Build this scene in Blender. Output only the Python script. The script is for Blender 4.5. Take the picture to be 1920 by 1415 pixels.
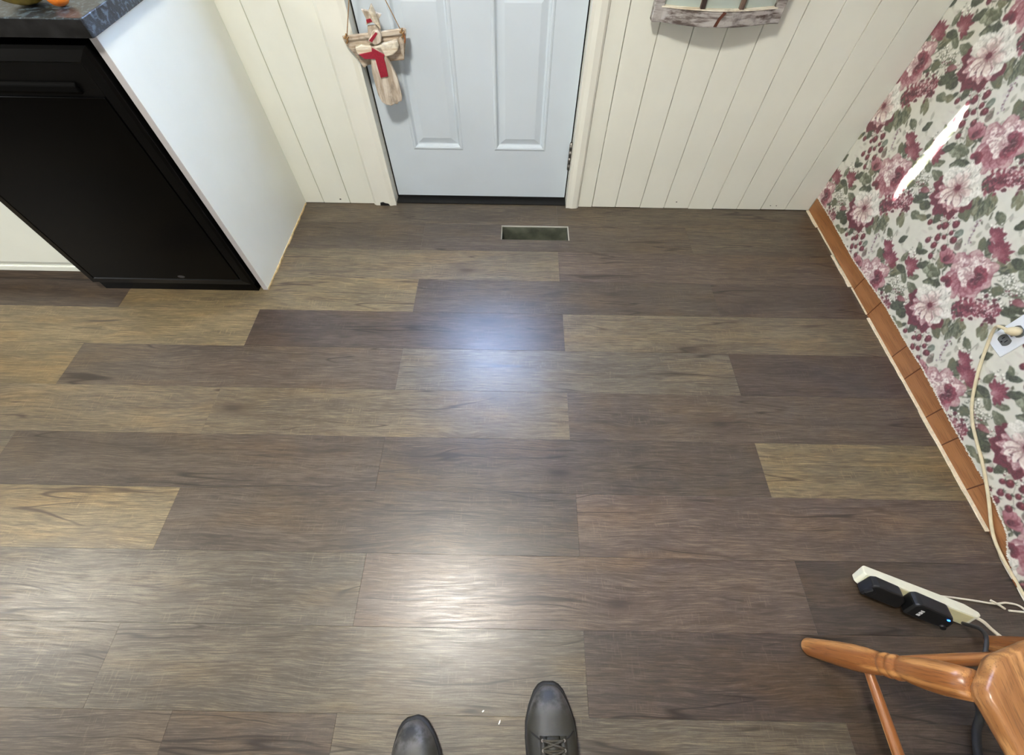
import bpy, bmesh, math, random
import numpy as np
from mathutils import Vector, Matrix

for o in list(bpy.data.objects):
    bpy.data.objects.remove(o, do_unlink=True)
SC = bpy.context.scene
COL = SC.collection
R = math.radians
rnd = random.Random(7)

# ------------------------------------------------------------------ camera
CAM_H = 1.2886
cam_d = bpy.data.cameras.new('camera')
cam_d.sensor_fit = 'HORIZONTAL'
cam_d.sensor_width = 36.0
cam_d.lens = 36.0 * 791.65 / 1920.0
cam_d.clip_start = 0.02
cam = bpy.data.objects.new('camera', cam_d)
COL.objects.link(cam)
PITCH, ROLL, YAW = 1.01003535, -0.01351676, -0.0040234
_F = Vector((math.sin(YAW) * math.cos(PITCH), math.cos(YAW) * math.cos(PITCH), -math.sin(PITCH)))
_r = Vector((math.cos(YAW), -math.sin(YAW), 0))
_d = _F.cross(_r)
_r2 = math.cos(ROLL) * _r + math.sin(ROLL) * _d
_d2 = -math.sin(ROLL) * _r + math.cos(ROLL) * _d
_m = Matrix((_r2, -_d2, -_F)).transposed().to_4x4()
_m.translation = (0, 0, CAM_H)
cam.matrix_world = _m
SC.camera = cam

# ------------------------------------------------------------------ world, sun, exposure
world = bpy.data.worlds.new('world')
SC.world = world
world.use_nodes = True
wn = world.node_tree
wn.nodes['Background'].inputs[0].default_value = (0.55, 0.72, 1.0, 1)
wn.nodes['Background'].inputs[1].default_value = 55.0

sun_d = bpy.data.lights.new('sun', 'SUN')
sun_d.energy = 60.0
sun_d.color = (1.0, 0.95, 0.86)
sun_d.angle = R(0.6)
sun = bpy.data.objects.new('sun', sun_d)
COL.objects.link(sun)
SUN_DIR = Vector((1.60, -0.40, -0.93)).normalized()
sun.rotation_euler = SUN_DIR.to_track_quat('-Z', 'Y').to_euler()
sun.location = (-3, 4, 4)

def area(name, loc, size, power, color, target=None, rot=None, shape='RECTANGLE', spread=None):
    d = bpy.data.lights.new(name, 'AREA')
    d.shape = shape
    d.size, d.size_y = size
    d.energy = power
    d.color = color
    if spread:
        d.spread = R(spread)
    o = bpy.data.objects.new(name, d)
    COL.objects.link(o)
    o.location = loc
    if target is not None:
        o.rotation_euler = (Vector(target) - Vector(loc)).to_track_quat('-Z', 'Y').to_euler()
    elif rot:
        o.rotation_euler = rot
    return o
# daylight entering by the window behind the photographer and the kitchen window
area('window_daylight', (-0.9, -3.05, 1.5), (1.5, 1.1), 22, (0.92, 0.96, 1.0), target=(0.3, 1.2, 0.4))
area('kitchen_window_daylight', (-4.2, -0.6, 1.5), (1.3, 1.0), 20, (0.93, 0.97, 1.0), target=(0.5, 0.2, 0.5))

SC.view_settings.view_transform = 'Standard'
SC.view_settings.look = 'None'
SC.view_settings.gamma = 1.0
SC.view_settings.use_curve_mapping = False
SC.view_settings.exposure = 0.56
SC.cycles.use_denoising = True
SC.cycles.max_bounces = 8

# ------------------------------------------------------------------ helpers
def s2l(c):
    out = []
    for v in c[:3]:
        v = v / 255.0
        out.append(v / 12.92 if v <= 0.04045 else ((v + 0.055) / 1.055) ** 2.4)
    return (out[0], out[1], out[2], 1.0)

class MB:
    """collects simple shapes into one mesh"""
    def __init__(self):
        self.v = []; self.f = []; self.mi = []; self.smooth = []
    def add(self, vs, fs, smooth=False, mi=0):
        b = len(self.v)
        self.v += [tuple(v) for v in vs]
        for f in fs:
            self.f.append([i + b for i in f]); self.smooth.append(smooth); self.mi.append(mi)
        return self
    def box(self, lo, hi, mi=0):
        (a, b, c), (d, e, f) = lo, hi
        vs = [(a, b, c), (d, b, c), (d, e, c), (a, e, c), (a, b, f), (d, b, f), (d, e, f), (a, e, f)]
        return self.add(vs, [(0, 3, 2, 1), (4, 5, 6, 7), (0, 1, 5, 4), (1, 2, 6, 5), (2, 3, 7, 6), (3, 0, 4, 7)], mi=mi)
    def prism(self, outline, axis, lo, hi, mi=0, taper=0.0):
        """outline: 2D points extruded between lo and hi along axis 'Y' (points are x,z), 'Z' (x,y) or 'X' (y,z)"""
        n = len(outline)
        cx = sum(q[0] for q in outline) / n; cy = sum(q[1] for q in outline) / n
        def P(q, h, s=1.0):
            a, b = cx + (q[0] - cx) * s, cy + (q[1] - cy) * s
            return {'Y': (a, h, b), 'Z': (a, b, h), 'X': (h, a, b)}[axis]
        vs = [P(q, lo, 1 - taper) for q in outline] + [P(q, hi) for q in outline]
        area2 = sum(outline[i][0] * outline[(i + 1) % n][1] - outline[(i + 1) % n][0] * outline[i][1] for i in range(n))
        fs = [list(range(n)), list(range(2 * n - 1, n - 1, -1))] + [(i, i + n, (i + 1) % n + n, (i + 1) % n) for i in range(n)]
        return self.add(vs, fs, mi=mi)
    def tube(self, pts, rad, seg=10, caps=True, mi=0, smooth=True):
        pts = [Vector(q) for q in pts]
        n = len(pts)
        rads = rad if isinstance(rad, (list, tuple)) else [rad] * n
        rings = []
        up = None
        for i in range(n):
            t = (pts[min(i + 1, n - 1)] - pts[max(i - 1, 0)]).normalized()
            if up is None:
                up = Vector((0, 0, 1)) if abs(t.z) < 0.9 else Vector((1, 0, 0))
            a = t.cross(up).normalized(); b = a.cross(t).normalized()
            up = b
            rings.append([pts[i] + (a * math.cos(2 * math.pi * k / seg) + b * math.sin(2 * math.pi * k / seg)) * rads[i] for k in range(seg)])
        return self.loft(rings, caps, mi, smooth)
    def loft(self, rings, caps=True, mi=0, smooth=True):
        seg = len(rings[0])
        vs = [q for r_ in rings for q in r_]
        fs = []
        for i in range(len(rings) - 1):
            for k in range(seg):
                a = i * seg + k; b = i * seg + (k + 1) % seg
                fs.append((a, b, b + seg, a + seg))
        self.add(vs, fs, smooth, mi)
        if caps:
            self.add(rings[0], [list(range(seg - 1, -1, -1))], False, mi)
            self.add(rings[-1], [list(range(seg))], False, mi)
        return self
    def lathe(self, prof, seg=20, mi=0):
        """prof: list of (radius, z)"""
        rings = [[(r_ * math.cos(2 * math.pi * k / seg), r_ * math.sin(2 * math.pi * k / seg), z) for k in range(seg)] for r_, z in prof]
        return self.loft(rings, True, mi)
    def build(self, name, mats, parent=None, loc=None, bevel=0, bseg=2, subsurf=0, rot=None, color=None):
        me = bpy.data.meshes.new(name)
        me.from_pydata(self.v, [], self.f)
        me.validate()
        bm = bmesh.new(); bm.from_mesh(me)
        bmesh.ops.remove_doubles(bm, verts=bm.verts, dist=1e-6)
        bmesh.ops.recalc_face_normals(bm, faces=bm.faces)
        bm.to_mesh(me); bm.free()
        if any(self.smooth) and len(me.polygons) == len(self.smooth):
            me.polygons.foreach_set('use_smooth', self.smooth)
            me.polygons.foreach_set('material_index', self.mi)
        elif any(self.smooth):
            me.polygons.foreach_set('use_smooth', [True] * len(me.polygons))
        elif len(me.polygons) == len(self.mi):
            me.polygons.foreach_set('material_index', self.mi)
        for m in (mats if isinstance(mats, (list, tuple)) else [mats]):
            me.materials.append(m)
        o = bpy.data.objects.new(name, me)
        COL.objects.link(o)
        if loc: o.location = loc
        if rot: o.rotation_euler = rot
        if parent: o.parent = parent
        if color: o.color = color
        if bevel:
            b = o.modifiers.new('bevel', 'BEVEL'); b.width = bevel; b.segments = bseg; b.limit_method = 'ANGLE'; b.angle_limit = R(35)
            b.harden_normals = False
        if subsurf:
            b = o.modifiers.new('subsurf', 'SUBSURF'); b.levels = subsurf; b.render_levels = subsurf
        return o

def smooth_path(pts, n=8):
    """Catmull-Rom through the points"""
    P = [Vector(q) for q in pts]
    P = [P[0] * 2 - P[1]] + P + [P[-1] * 2 - P[-2]]
    out = []
    for i in range(1, len(P) - 2):
        for k in range(n):
            t = k / n
            a, b, c, d = P[i - 1], P[i], P[i + 1], P[i + 2]
            out.append(0.5 * ((2 * b) + (c - a) * t + (2 * a - 5 * b + 4 * c - d) * t * t + (3 * b - a - 3 * c + d) * t ** 3))
    out.append(P[-2])
    return out

def tag(o, label=None, cat=None, group=None, kind=None):
    if label: o['label'] = label
    if cat: o['category'] = cat
    if group: o['group'] = group
    if kind: o['kind'] = kind
    return o
def empty(name, loc=(0, 0, 0), rz=0.0):
    o = bpy.data.objects.new(name, None)
    COL.objects.link(o)
    o.location = loc
    o.rotation_euler = (0, 0, rz)
    o.empty_display_size = 0.05
    return o

# ---- materials
class NT:
    def __init__(self, name):
        self.m = bpy.data.materials.new(name)
        self.m.use_nodes = True
        self.t = self.m.node_tree
        self.b = self.t.nodes['Principled BSDF']
        self.out = self.t.nodes['Material Output']
    def n(self, typ, **kw):
        nd = self.t.nodes.new(typ)
        for k, v in kw.items():
            setattr(nd, k, v)
        return nd
    def l(self, a, b):
        self.t.links.new(a, b)
    def set(self, nd, i, v):
        if hasattr(v, 'is_output') or isinstance(v, bpy.types.NodeSocket):
            self.l(v, nd.inputs[i])
        else:
            nd.inputs[i].default_value = v
    def math(self, op, a, b=0.0, c=0.0, clamp=False):
        nd = self.n('ShaderNodeMath', operation=op, use_clamp=clamp)
        self.set(nd, 0, a); self.set(nd, 1, b); self.set(nd, 2, c)
        return nd.outputs[0]
    def mix(self, f, a, b, mode='MIX'):
        nd = self.n('ShaderNodeMix', data_type='RGBA', blend_type=mode, clamp_factor=True)
        self.set(nd, 0, f); self.set(nd, 6, a); self.set(nd, 7, b)
        return nd.outputs[2]
    def ramp(self, f, lo, hi, a=0.0, b=1.0):
        nd = self.n('ShaderNodeMapRange', interpolation_type='SMOOTHSTEP')
        self.set(nd, 0, f); self.set(nd, 1, lo); self.set(nd, 2, hi); self.set(nd, 3, a); self.set(nd, 4, b)
        return nd.outputs[0]
    def coords(self, scale, kind='Object', off=None, rot=None):
        tc = self.n('ShaderNodeTexCoord')
        src = tc.outputs[kind]
        if off is not None:
            v = self.n('ShaderNodeVectorMath', operation='ADD')
            self.l(src, v.inputs[0]); self.set(v, 1, off); src = v.outputs[0]
        mp = self.n('ShaderNodeMapping')
        self.l(src, mp.inputs[0]); mp.inputs[3].default_value = scale
        if rot: mp.inputs[2].default_value = rot
        return mp.outputs[0]
    def noise(self, vec, scale=1.0, detail=3.0, rough=0.55, dist=0.0):
        nd = self.n('ShaderNodeTexNoise')
        self.l(vec, nd.inputs['Vector'])
        nd.inputs['Scale'].default_value = scale; nd.inputs['Detail'].default_value = detail
        nd.inputs['Roughness'].default_value = rough; nd.inputs['Distortion'].default_value = dist
        return nd.outputs['Fac']
    def bump(self, h, strength=0.2, dist=0.002):
        nd = self.n('ShaderNodeBump')
        nd.inputs['Strength'].default_value = strength; nd.inputs['Distance'].default_value = dist
        self.l(h, nd.inputs['Height'])
        self.l(nd.outputs[0], self.b.inputs['Normal'])
    def base(self, c): self.set(self.b, 'Base Color', c)
    def rough(self, v): self.set(self.b, 'Roughness', v)

def paint_mat(name, rgb, rough=0.45, var=0.04, bump=0.05, spec=0.4, scale=6.0):
    t = NT(name)
    c = s2l(rgb)
    n1 = t.noise(t.coords((scale,) * 3), 1.0, 4)
    dk = tuple(v * (1 - var * 2) for v in c[:3]) + (1,)
    t.base(t.mix(t.ramp(n1, 0.3, 0.7), dk, c))
    t.rough(rough)
    t.b.inputs['Specular IOR Level'].default_value = spec
    n2 = t.noise(t.coords((90, 90, 90)), 1.0, 2)
    t.bump(n2, bump, 0.001)
    return t.m

def floor_mat():
    t = NT('vinyl_plank_wood')
    oi = t.n('ShaderNodeObjectInfo')
    rv = t.n('ShaderNodeCombineXYZ')
    t.l(t.math('MULTIPLY', oi.outputs['Random'], 37.0), rv.inputs[0])
    t.l(t.math('MULTIPLY', oi.outputs['Random'], 91.0), rv.inputs[1])
    off = rv.outputs[0]
    tone = oi.outputs['Color']
    # slow wander of the grain
    wander = t.noise(t.coords((2.2, 5.0, 1), off=off), 1.0, 2)
    tc = t.n('ShaderNodeTexCoord')
    va = t.n('ShaderNodeVectorMath', operation='ADD'); t.l(tc.outputs['Object'], va.inputs[0]); t.l(off, va.inputs[1])
    sx = t.n('ShaderNodeSeparateXYZ'); t.l(va.outputs[0], sx.inputs[0])
    X, Y = sx.outputs[0], sx.outputs[1]
    # knots: sparse cells bend the grain round them
    vor = t.n('ShaderNodeTexVoronoi', feature='F1'); 
    kc = t.n('ShaderNodeCombineXYZ'); t.l(t.math('MULTIPLY', X, 2.6), kc.inputs[0]); t.l(t.math('MULTIPLY', Y, 7.5), kc.inputs[1])
    t.l(kc.outputs[0], vor.inputs['Vector']); vor.inputs['Scale'].default_value = 1.0
    kd = vor.outputs['Distance']
    sepc = t.n('ShaderNodeSeparateColor'); t.l(vor.outputs['Color'], sepc.inputs[0])
    ksel = t.ramp(sepc.outputs[0], 0.32, 0.45)
    kbend = t.math('MULTIPLY', t.ramp(kd, 0.0, 0.42, 1.0, 0.0), ksel)
    Yw = t.math('ADD', Y, t.math('ADD', t.math('MULTIPLY', wander, 0.05), t.math('MULTIPLY', kbend, 0.012)))
    def gvec(fx, fy):
        c = t.n('ShaderNodeCombineXYZ')
        t.l(t.math('MULTIPLY', X, fx), c.inputs[0]); t.l(t.math('MULTIPLY', Yw, fy), c.inputs[1])
        return c.outputs[0]
    fine = t.noise(gvec(16, 420), 1.0, 3, 0.65)
    dash = t.noise(gvec(9, 170), 1.0, 4, 0.7)
    mid = t.noise(gvec(3.0, 62), 1.0, 5, 0.68)
    broad = t.noise(gvec(1.6, 12), 1.0, 4, 0.6)
    gran = t.noise(t.coords((260, 420, 1), off=off), 1.0, 2, 0.7)
    patch = t.noise(t.coords((2.3, 4.5, 1), off=off), 1.0, 4, 0.6)
    hue = t.noise(t.coords((1.8, 7.0, 1), off=off), 1.3, 3)
    # cathedral lines
    wv = t.n('ShaderNodeTexWave', wave_type='BANDS', bands_direction='Y', wave_profile='SAW')
    t.l(gvec(0.9, 34), wv.inputs['Vector']); wv.inputs['Scale'].default_value = 1.7
    wv.inputs['Distortion'].default_value = 7.0; wv.inputs['Detail'].default_value = 3.0; wv.inputs['Detail Scale'].default_value = 1.1
    # cross-grain chatter flecks
    chat = t.noise(t.coords((170, 24, 1), off=off), 1.0, 3, 0.7)
    chm = t.noise(t.coords((5, 12, 1), off=off), 1.0, 2)
    # long dark cracks
    ck = t.noise(gvec(0.9, 12), 1.0, 2, 0.45)
    crack = t.ramp(t.math('ABSOLUTE', t.math('SUBTRACT', ck, 0.5)), 0.0, 0.011, 1.0, 0.0)
    ckm = t.ramp(t.noise(t.coords((2.0, 9, 1), off=off), 1.0, 2), 0.46, 0.56)
    crack = t.math('MULTIPLY', crack, ckm)
    def tint(v):
        return t.mix(1.0, tone, v, 'MULTIPLY')
    c = t.mix(t.ramp(broad, 0.34, 0.66), tint((0.68, 0.68, 0.70, 1)), tint((1.26, 1.24, 1.17, 1)))
    c = t.mix(t.math('MULTIPLY', t.ramp(hue, 0.46, 0.66), 0.75), c, tint((1.26, 1.06, 0.74, 1)))
    c = t.mix(t.math('MULTIPLY', t.ramp(hue, 0.46, 0.30), 0.5), c, tint((1.0, 0.88, 0.80, 1)))
    c = t.mix(t.math('MULTIPLY', t.ramp(patch, 0.50, 0.68), 0.6), c, tint((0.60, 0.60, 0.60, 1)))
    c = t.mix(t.math('MULTIPLY', t.ramp(mid, 0.46, 0.64), 0.65), c, tint((0.46, 0.43, 0.41, 1)))
    c = t.mix(t.math('MULTIPLY', t.ramp(dash, 0.50, 0.64), 0.62), c, tint((0.44, 0.41, 0.39, 1)))
    c = t.mix(t.math('MULTIPLY', t.ramp(dash, 0.46, 0.32), 0.6), c, tint((1.9, 1.84, 1.66, 1)))
    c = t.mix(t.math('MULTIPLY', t.ramp(fine, 0.50, 0.64), 0.7), c, tint((0.40, 0.38, 0.36, 1)))
    c = t.mix(t.math('MULTIPLY', t.ramp(fine, 0.48, 0.32), 0.5), c, tint((1.95, 1.9, 1.76, 1)))
    c = t.mix(t.math('MULTIPLY', t.ramp(gran, 0.50, 0.68), 0.30), c, tint((0.5, 0.48, 0.46, 1)))
    c = t.mix(t.math('MULTIPLY', t.math('MULTIPLY', t.ramp(wv.outputs['Fac'], 0.5, 1.0), t.ramp(patch, 0.56, 0.42)), 0.40), c, tint((0.44, 0.41, 0.38, 1)))
    c = t.mix(t.math('MULTIPLY', t.math('MULTIPLY', t.ramp(chat, 0.54, 0.70), t.ramp(chm, 0.48, 0.62)), 0.40), c, tint((1.8, 1.70, 1.5, 1)))
    knot = t.math('MULTIPLY', t.ramp(t.math('ADD', kd, t.math('MULTIPLY', t.math('SUBTRACT', mid, 0.5), 0.22)), 0.03, 0.13, 1.0, 0.0), ksel)
    halo = t.math('MULTIPLY', t.ramp(t.math('ADD', kd, t.math('MULTIPLY', t.math('SUBTRACT', mid, 0.5), 0.4)), 0.06, 0.32, 1.0, 0.0), ksel)
    c = t.mix(t.math('MULTIPLY', halo, 0.5), c, tint((0.46, 0.41, 0.39, 1)))
    c = t.mix(t.math('MULTIPLY', knot, 0.7), c, tint((0.25, 0.2, 0.19, 1)))
    c = t.mix(t.math('MULTIPLY', crack, 0.9), c, tint((0.22, 0.18, 0.17, 1)))
    t.base(c)
    t.rough(t.math('ADD', 0.30, t.math('MULTIPLY', t.ramp(dash, 0.3, 0.7), 0.12)))
    t.b.inputs['Specular IOR Level'].default_value = 0.6
    h = t.math('SUBTRACT', t.math('MULTIPLY', dash, -0.6), t.math('MULTIPLY', wv.outputs['Fac'], 0.35))
    t.bump(h, 0.18, 0.001)
    return t.m

def oak_mat(name, light, dark, axis='Z', s=1.0):
    t = NT(name)
    sc = {'Z': (38 * s, 38 * s, 3.2 * s), 'X': (3.2 * s, 38 * s, 38 * s), 'Y': (38 * s, 3.2 * s, 38 * s)}[axis]
    fs = {'Z': (400, 400, 14), 'X': (14, 400, 400), 'Y': (400, 14, 400)}[axis]
    a = t.noise(t.coords(sc), 1.0, 2, 0.5, 0.8)
    b = t.noise(t.coords(fs), 1.0, 3, 0.6)
    lo = t.noise(t.coords(tuple(v * 0.3 for v in sc)), 1.0, 2)
    bands = t.math('PINGPONG', t.math('MULTIPLY', a, 4.0), 0.5)
    c = t.mix(t.ramp(bands, 0.06, 0.48), s2l(dark), s2l(light))
    c = t.mix(t.math('MULTIPLY', t.ramp(lo, 0.4, 0.65), 0.5), c, s2l(tuple(v * 0.86 for v in light)))
    c = t.mix(t.math('MULTIPLY', t.ramp(b, 0.50, 0.68), 0.6), c, s2l(tuple(v * 0.66 for v in dark)))
    t.base(c); t.rough(0.3)
    t.bump(b, 0.08, 0.001)
    return t.m

def simple(name, rgb, rough=0.5, metal=0.0, spec=0.5, noise=0.0, nscale=40, emit=None, es=0):
    t = NT(name)
    c = s2l(rgb)
    if noise:
        n1 = t.noise(t.coords((nscale,) * 3), 1.0, 4)
        t.base(t.mix(t.ramp(n1, 0.3, 0.7), tuple(max(0, v * (1 - noise)) for v in c[:3]) + (1,), tuple(min(1, v * (1 + noise)) for v in c[:3]) + (1,)))
    else:
        t.base(c)
    t.rough(rough); t.b.inputs['Metallic'].default_value = metal; t.b.inputs['Specular IOR Level'].default_value = spec
    if emit:
        t.b.inputs['Emission Color'].default_value = s2l(emit); t.b.inputs['Emission Strength'].default_value = es
    return t.m

M = {}
M['floor'] = floor_mat()
M['wall_white'] = paint_mat('cream_board_paint', (228, 229, 216), 0.5, 0.02)
M['casing'] = paint_mat('casing_paint', (230, 230, 218), 0.42, 0.02)
M['door'] = paint_mat('door_paint', (206, 217, 225), 0.4, 0.015, 0.08)
M['ceiling'] = paint_mat('ceiling_paint', (232, 230, 222), 0.8)
M['plain_wall'] = paint_mat('plain_wall_paint', (222, 218, 206), 0.7)
M['cab_white'] = paint_mat('cabinet_laminate', (230, 234, 225), 0.3, 0.015, 0.02)
M['cab_edge'] = paint_mat('cabinet_edge', (188, 184, 184), 0.5, 0.04)
M['black'] = simple('black_appliance', (3, 3, 3), 0.2, spec=0.09)
M['black_trim'] = simple('black_appliance_trim', (7, 7, 7), 0.3, spec=0.14)
M['rubber'] = simple('black_rubber', (10, 10, 11), 0.7)
M['steel'] = simple('hinge_steel', (120, 116, 112), 0.4, 0.9)
M['brown_toe'] = oak_mat('toe_board_wood', (120, 100, 78), (82, 66, 50), 'X')
M['tan_caulk'] = simple('tan_caulk', (196, 172, 128), 0.7, noise=0.25, nscale=60)
M['panel_wood'] = oak_mat('old_panelling', (158, 108, 66), (146, 97, 58), 'Y', 0.4)
M['groove'] = simple('panelling_groove', (92, 48, 18), 0.6)
M['cream'] = simple('cream_filler', (232, 222, 196), 0.6, noise=0.12, nscale=90)
M['oak'] = oak_mat('golden_oak', (190, 134, 78), (140, 86, 44), 'Z', 0.55)
M['oak_seat'] = oak_mat('golden_oak_seat', (192, 140, 86), (150, 100, 56), 'Y', 0.55)
M['strip_white'] = simple('power_strip_white', (236, 236, 216), 0.35, noise=0.03)
M['strip_yellow'] = simple('power_strip_aged', (216, 210, 166), 0.4, noise=0.05)
M['plug_black'] = simple('plug_black', (18, 19, 21), 0.42, noise=0.1)
M['led'] = simple('blue_led', (40, 80, 220), 0.3, emit=(40, 110, 255), es=7)
M['print_white'] = simple('white_print', (215, 218, 220), 0.5)
M['cord_cream'] = simple('cream_cord', (216, 204, 170), 0.45, noise=0.08)
M['cord_white'] = simple('white_cord', (236, 230, 212), 0.45, noise=0.05)
M['cord_dark'] = simple('dark_cord', (44, 43, 42), 0.6)
M['plate'] = simple('outlet_plate', (226, 232, 240), 0.25)
M['receptacle'] = simple('grey_receptacle', (92, 94, 92), 0.4)
M['slot'] = simple('slot_black', (8, 8, 8), 0.6)
M['duct'] = simple('duct_metal', (124, 128, 112), 0.4, 0.5, noise=0.35, nscale=14)
M['duct_edge'] = simple('duct_edge', (196, 194, 182), 0.4, 0.3)
M['twine'] = simple('jute_twine', (150, 116, 74), 0.9, noise=0.3, nscale=300)
M['red_paint'] = simple('red_fabric', (148, 22, 44), 0.7, noise=0.18, nscale=220)
M['glass_pane'] = simple('pale_mirror_pane', (186, 198, 190), 0.18, 0.25)
M['chip'] = simple('paint_chip', (240, 236, 226), 0.6)
M['rust'] = simple('rusty_wire', (140, 84, 44), 0.8, noise=0.3, nscale=200)

def driftwood_mat(name, light, dark, axis='Z'):
    t = NT(name)
    sc = {'Z': (60, 60, 7), 'X': (7, 60, 60)}[axis]
    a = t.noise(t.coords(sc), 1.0, 5, 0.65)
    b = t.noise(t.coords((22, 22, 22)), 1.0, 4)
    c = t.mix(t.ramp(a, 0.38, 0.62), s2l(dark), s2l(light))
    c = t.mix(t.math('MULTIPLY', t.ramp(b, 0.55, 0.7), 0.6), c, s2l(tuple(v * 0.72 for v in dark)))
    t.base(c); t.rough(0.85); t.bump(a, 0.6, 0.003)
    return t.m
M['drift'] = driftwood_mat('bleached_driftwood', (216, 206, 190), (172, 156, 136))
M['drift_x'] = driftwood_mat('bleached_driftwood_plank', (206, 194, 176), (158, 138, 116), 'X')
M['white_bark'] = driftwood_mat('whitewashed_wood', (232, 226, 208), (196, 180, 152), 'X')
M['frame_wood'] = driftwood_mat('whitewashed_grey_frame', (176, 171, 166), (84, 72, 66), 'X')
M['frame_dark'] = driftwood_mat('dark_worn_muntin', (118, 98, 86), (52, 38, 32), 'Z')
M['frame_break'] = simple('bare_brown_wood', (84, 44, 26), 0.7, noise=0.2)

def counter_mat():
    t = NT('dark_speckled_laminate')
    a = t.noise(t.coords((60, 60, 60)), 1.0, 4, 0.65, 0.6)
    b = t.noise(t.coords((9, 9, 9)), 1.0, 4)
    v = t.n('ShaderNodeTexVoronoi', feature='F1'); t.l(t.coords((110, 110, 170)), v.inputs['Vector'])
    c = t.mix(t.ramp(b, 0.35, 0.65), s2l((18, 20, 22)), s2l((34, 39, 43)))
    c = t.mix(t.math('MULTIPLY', t.ramp(a, 0.5, 0.62), 0.8), c, s2l((84, 100, 110)))
    c = t.mix(t.ramp(v.outputs['Distance'], 0.22, 0.12), c, s2l((104, 120, 128)))
    t.base(c); t.rough(0.35)
    return t.m
M['counter'] = counter_mat()

def boot_mat():
    t = NT('worn_dark_leather')
    a = t.noise(t.coords((26, 26, 26)), 1.0, 5, 0.6)
    b = t.noise(t.coords((7, 9, 7)), 1.0, 3)
    sx = t.n('ShaderNodeSeparateXYZ'); tc = t.n('ShaderNodeTexCoord'); t.l(tc.outputs['Object'], sx.inputs[0])
    c = t.mix(t.ramp(b, 0.38, 0.62), s2l((26, 26, 23)), s2l((46, 45, 36)))
    scuff = t.math('MULTIPLY', t.ramp(sx.outputs[1], -0.062, -0.03), t.ramp(a, 0.36, 0.56))
    c = t.mix(t.math('MULTIPLY', scuff, 0.8), c, s2l((92, 90, 88)))
    t.base(c); t.rough(0.48)
    t.bump(a, 0.25, 0.002)
    return t.m
M['boot'] = boot_mat()
M['sole'] = simple('boot_sole', (24, 23, 22), 0.7, noise=0.2)
M['lace'] = simple('boot_lace', (58, 54, 44), 0.8, noise=0.4, nscale=500)
M['gourd'] = simple('gourd_skin', (150, 128, 56), 0.5, noise=0.3, nscale=50)
M['orange'] = simple('orange_gourd', (226, 124, 40), 0.4, noise=0.12, nscale=40)
M['stem'] = simple('gourd_stem', (110, 92, 56), 0.8, noise=0.2)

def added_screen_mat():  # translucent sheet of the unseen screen added in the door window
    t = NT('added_sheer_screen')
    tr = t.n('ShaderNodeBsdfTranslucent'); tr.inputs[0].default_value = (0.86, 0.9, 1.0, 1)
    df = t.n('ShaderNodeBsdfDiffuse'); df.inputs[0].default_value = (0.85, 0.87, 0.9, 1)
    w = t.n('ShaderNodeTexWave'); t.l(t.coords((60, 60, 0)), w.inputs[0])
    mx = t.n('ShaderNodeMixShader'); t.l(t.math('ADD', t.math('MULTIPLY', w.outputs['Fac'], 0.1), 0.3), mx.inputs[0])
    t.l(tr.outputs[0], mx.inputs[1]); t.l(df.outputs[0], mx.inputs[2]); t.l(mx.outputs[0], t.out.inputs[0])
    return t.m
M['added_screen'] = added_screen_mat()
gl = NT('clear_glass'); gl.b.inputs['Transmission Weight'].default_value = 1.0; gl.b.inputs['Roughness'].default_value = 0.0; gl.b.inputs['IOR'].default_value = 1.05
gl.b.inputs['Base Color'].default_value = (0.95, 0.97, 0.97, 1)
M['lamp_glass'] = simple('lamp_diffuser', (255, 248, 236), 0.4, emit=(255, 240, 220), es=14)

# ------------------------------------------------------------------ room shell
XR, YW, XL, YB, ZC = 1.413, 1.789, -4.3, -3.2, 2.42
DX0, DX1, DZ1 = -0.573, 0.238, 2.03          # door slab
floor = empty('floor'); tag(floor, kind='structure')
VX0, VX1, VY0, VY1 = -0.062, 0.242, 1.547, 1.639   # open vent in the floor
b = MB()
T0, T1 = -0.06, -0.0075
for lo, hi in (((XL, YB, T0), (XR, VY0, T1)), ((XL, VY1, T0), (XR, 1.92, T1)), ((XL, VY0, T0), (VX0, VY1, T1)), ((VX1, VY0, T0), (XR, VY1, T1))):
    b.box(lo, hi)
b.build('subfloor', M['floor'], floor, color=s2l((70, 62, 56)))

TONES = {'D': (85, 75, 64), 'd': (78, 68, 60), 'M': (92, 82, 70), 'R': (96, 83, 72), 'T': (108, 97, 79), 'L': (120, 107, 82), 'G': (99, 91, 78)}
def plank(x0, x1, y0, y1, tone, hole=None):
    g = 0.00015
    x0 += g; x1 -= g; y0 += g; y1 -= g
    cx, cy = (x0 + x1) / 2, (y0 + y1) / 2
    c = TONES[tone]
    k = rnd.uniform(0.95, 1.05)
    col = s2l(tuple(v * k for v in c))
    m = MB()
    if hole is None:
        m.box((x0 - cx, y0 - cy, -0.007), (x1 - cx, y1 - cy, 0.0))
        o = m.build('plank', M['floor'], floor, loc=(cx, cy, 0), color=col, bevel=0.0003, bseg=1)
    else:
        hx0, hx1, hy0, hy1 = hole
        def ring(z):
            return [(x0 - cx, y0 - cy, z), (x1 - cx, y0 - cy, z), (x1 - cx, y1 - cy, z), (x0 - cx, y1 - cy, z),
                    (hx0 - cx, hy0 - cy, z), (hx1 - cx, hy0 - cy, z), (hx1 - cx, hy1 - cy, z), (hx0 - cx, hy1 - cy, z)]
        vs = ring(0.0) + ring(-0.007)
        fs = []
        for i in range(4):
            j = (i + 1) % 4
            fs += [(i, j, j + 4, i + 4), (i + 8, i + 12, j + 12, j + 8), (i, i + 8, j + 8, j), (i + 4, j + 4, j + 12, i + 12)]
        m.add(vs, fs)
        o = m.build('plank', M['floor'], floor, loc=(cx, cy, 0), color=col)
    return o
Y0 = 1.6503
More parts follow.
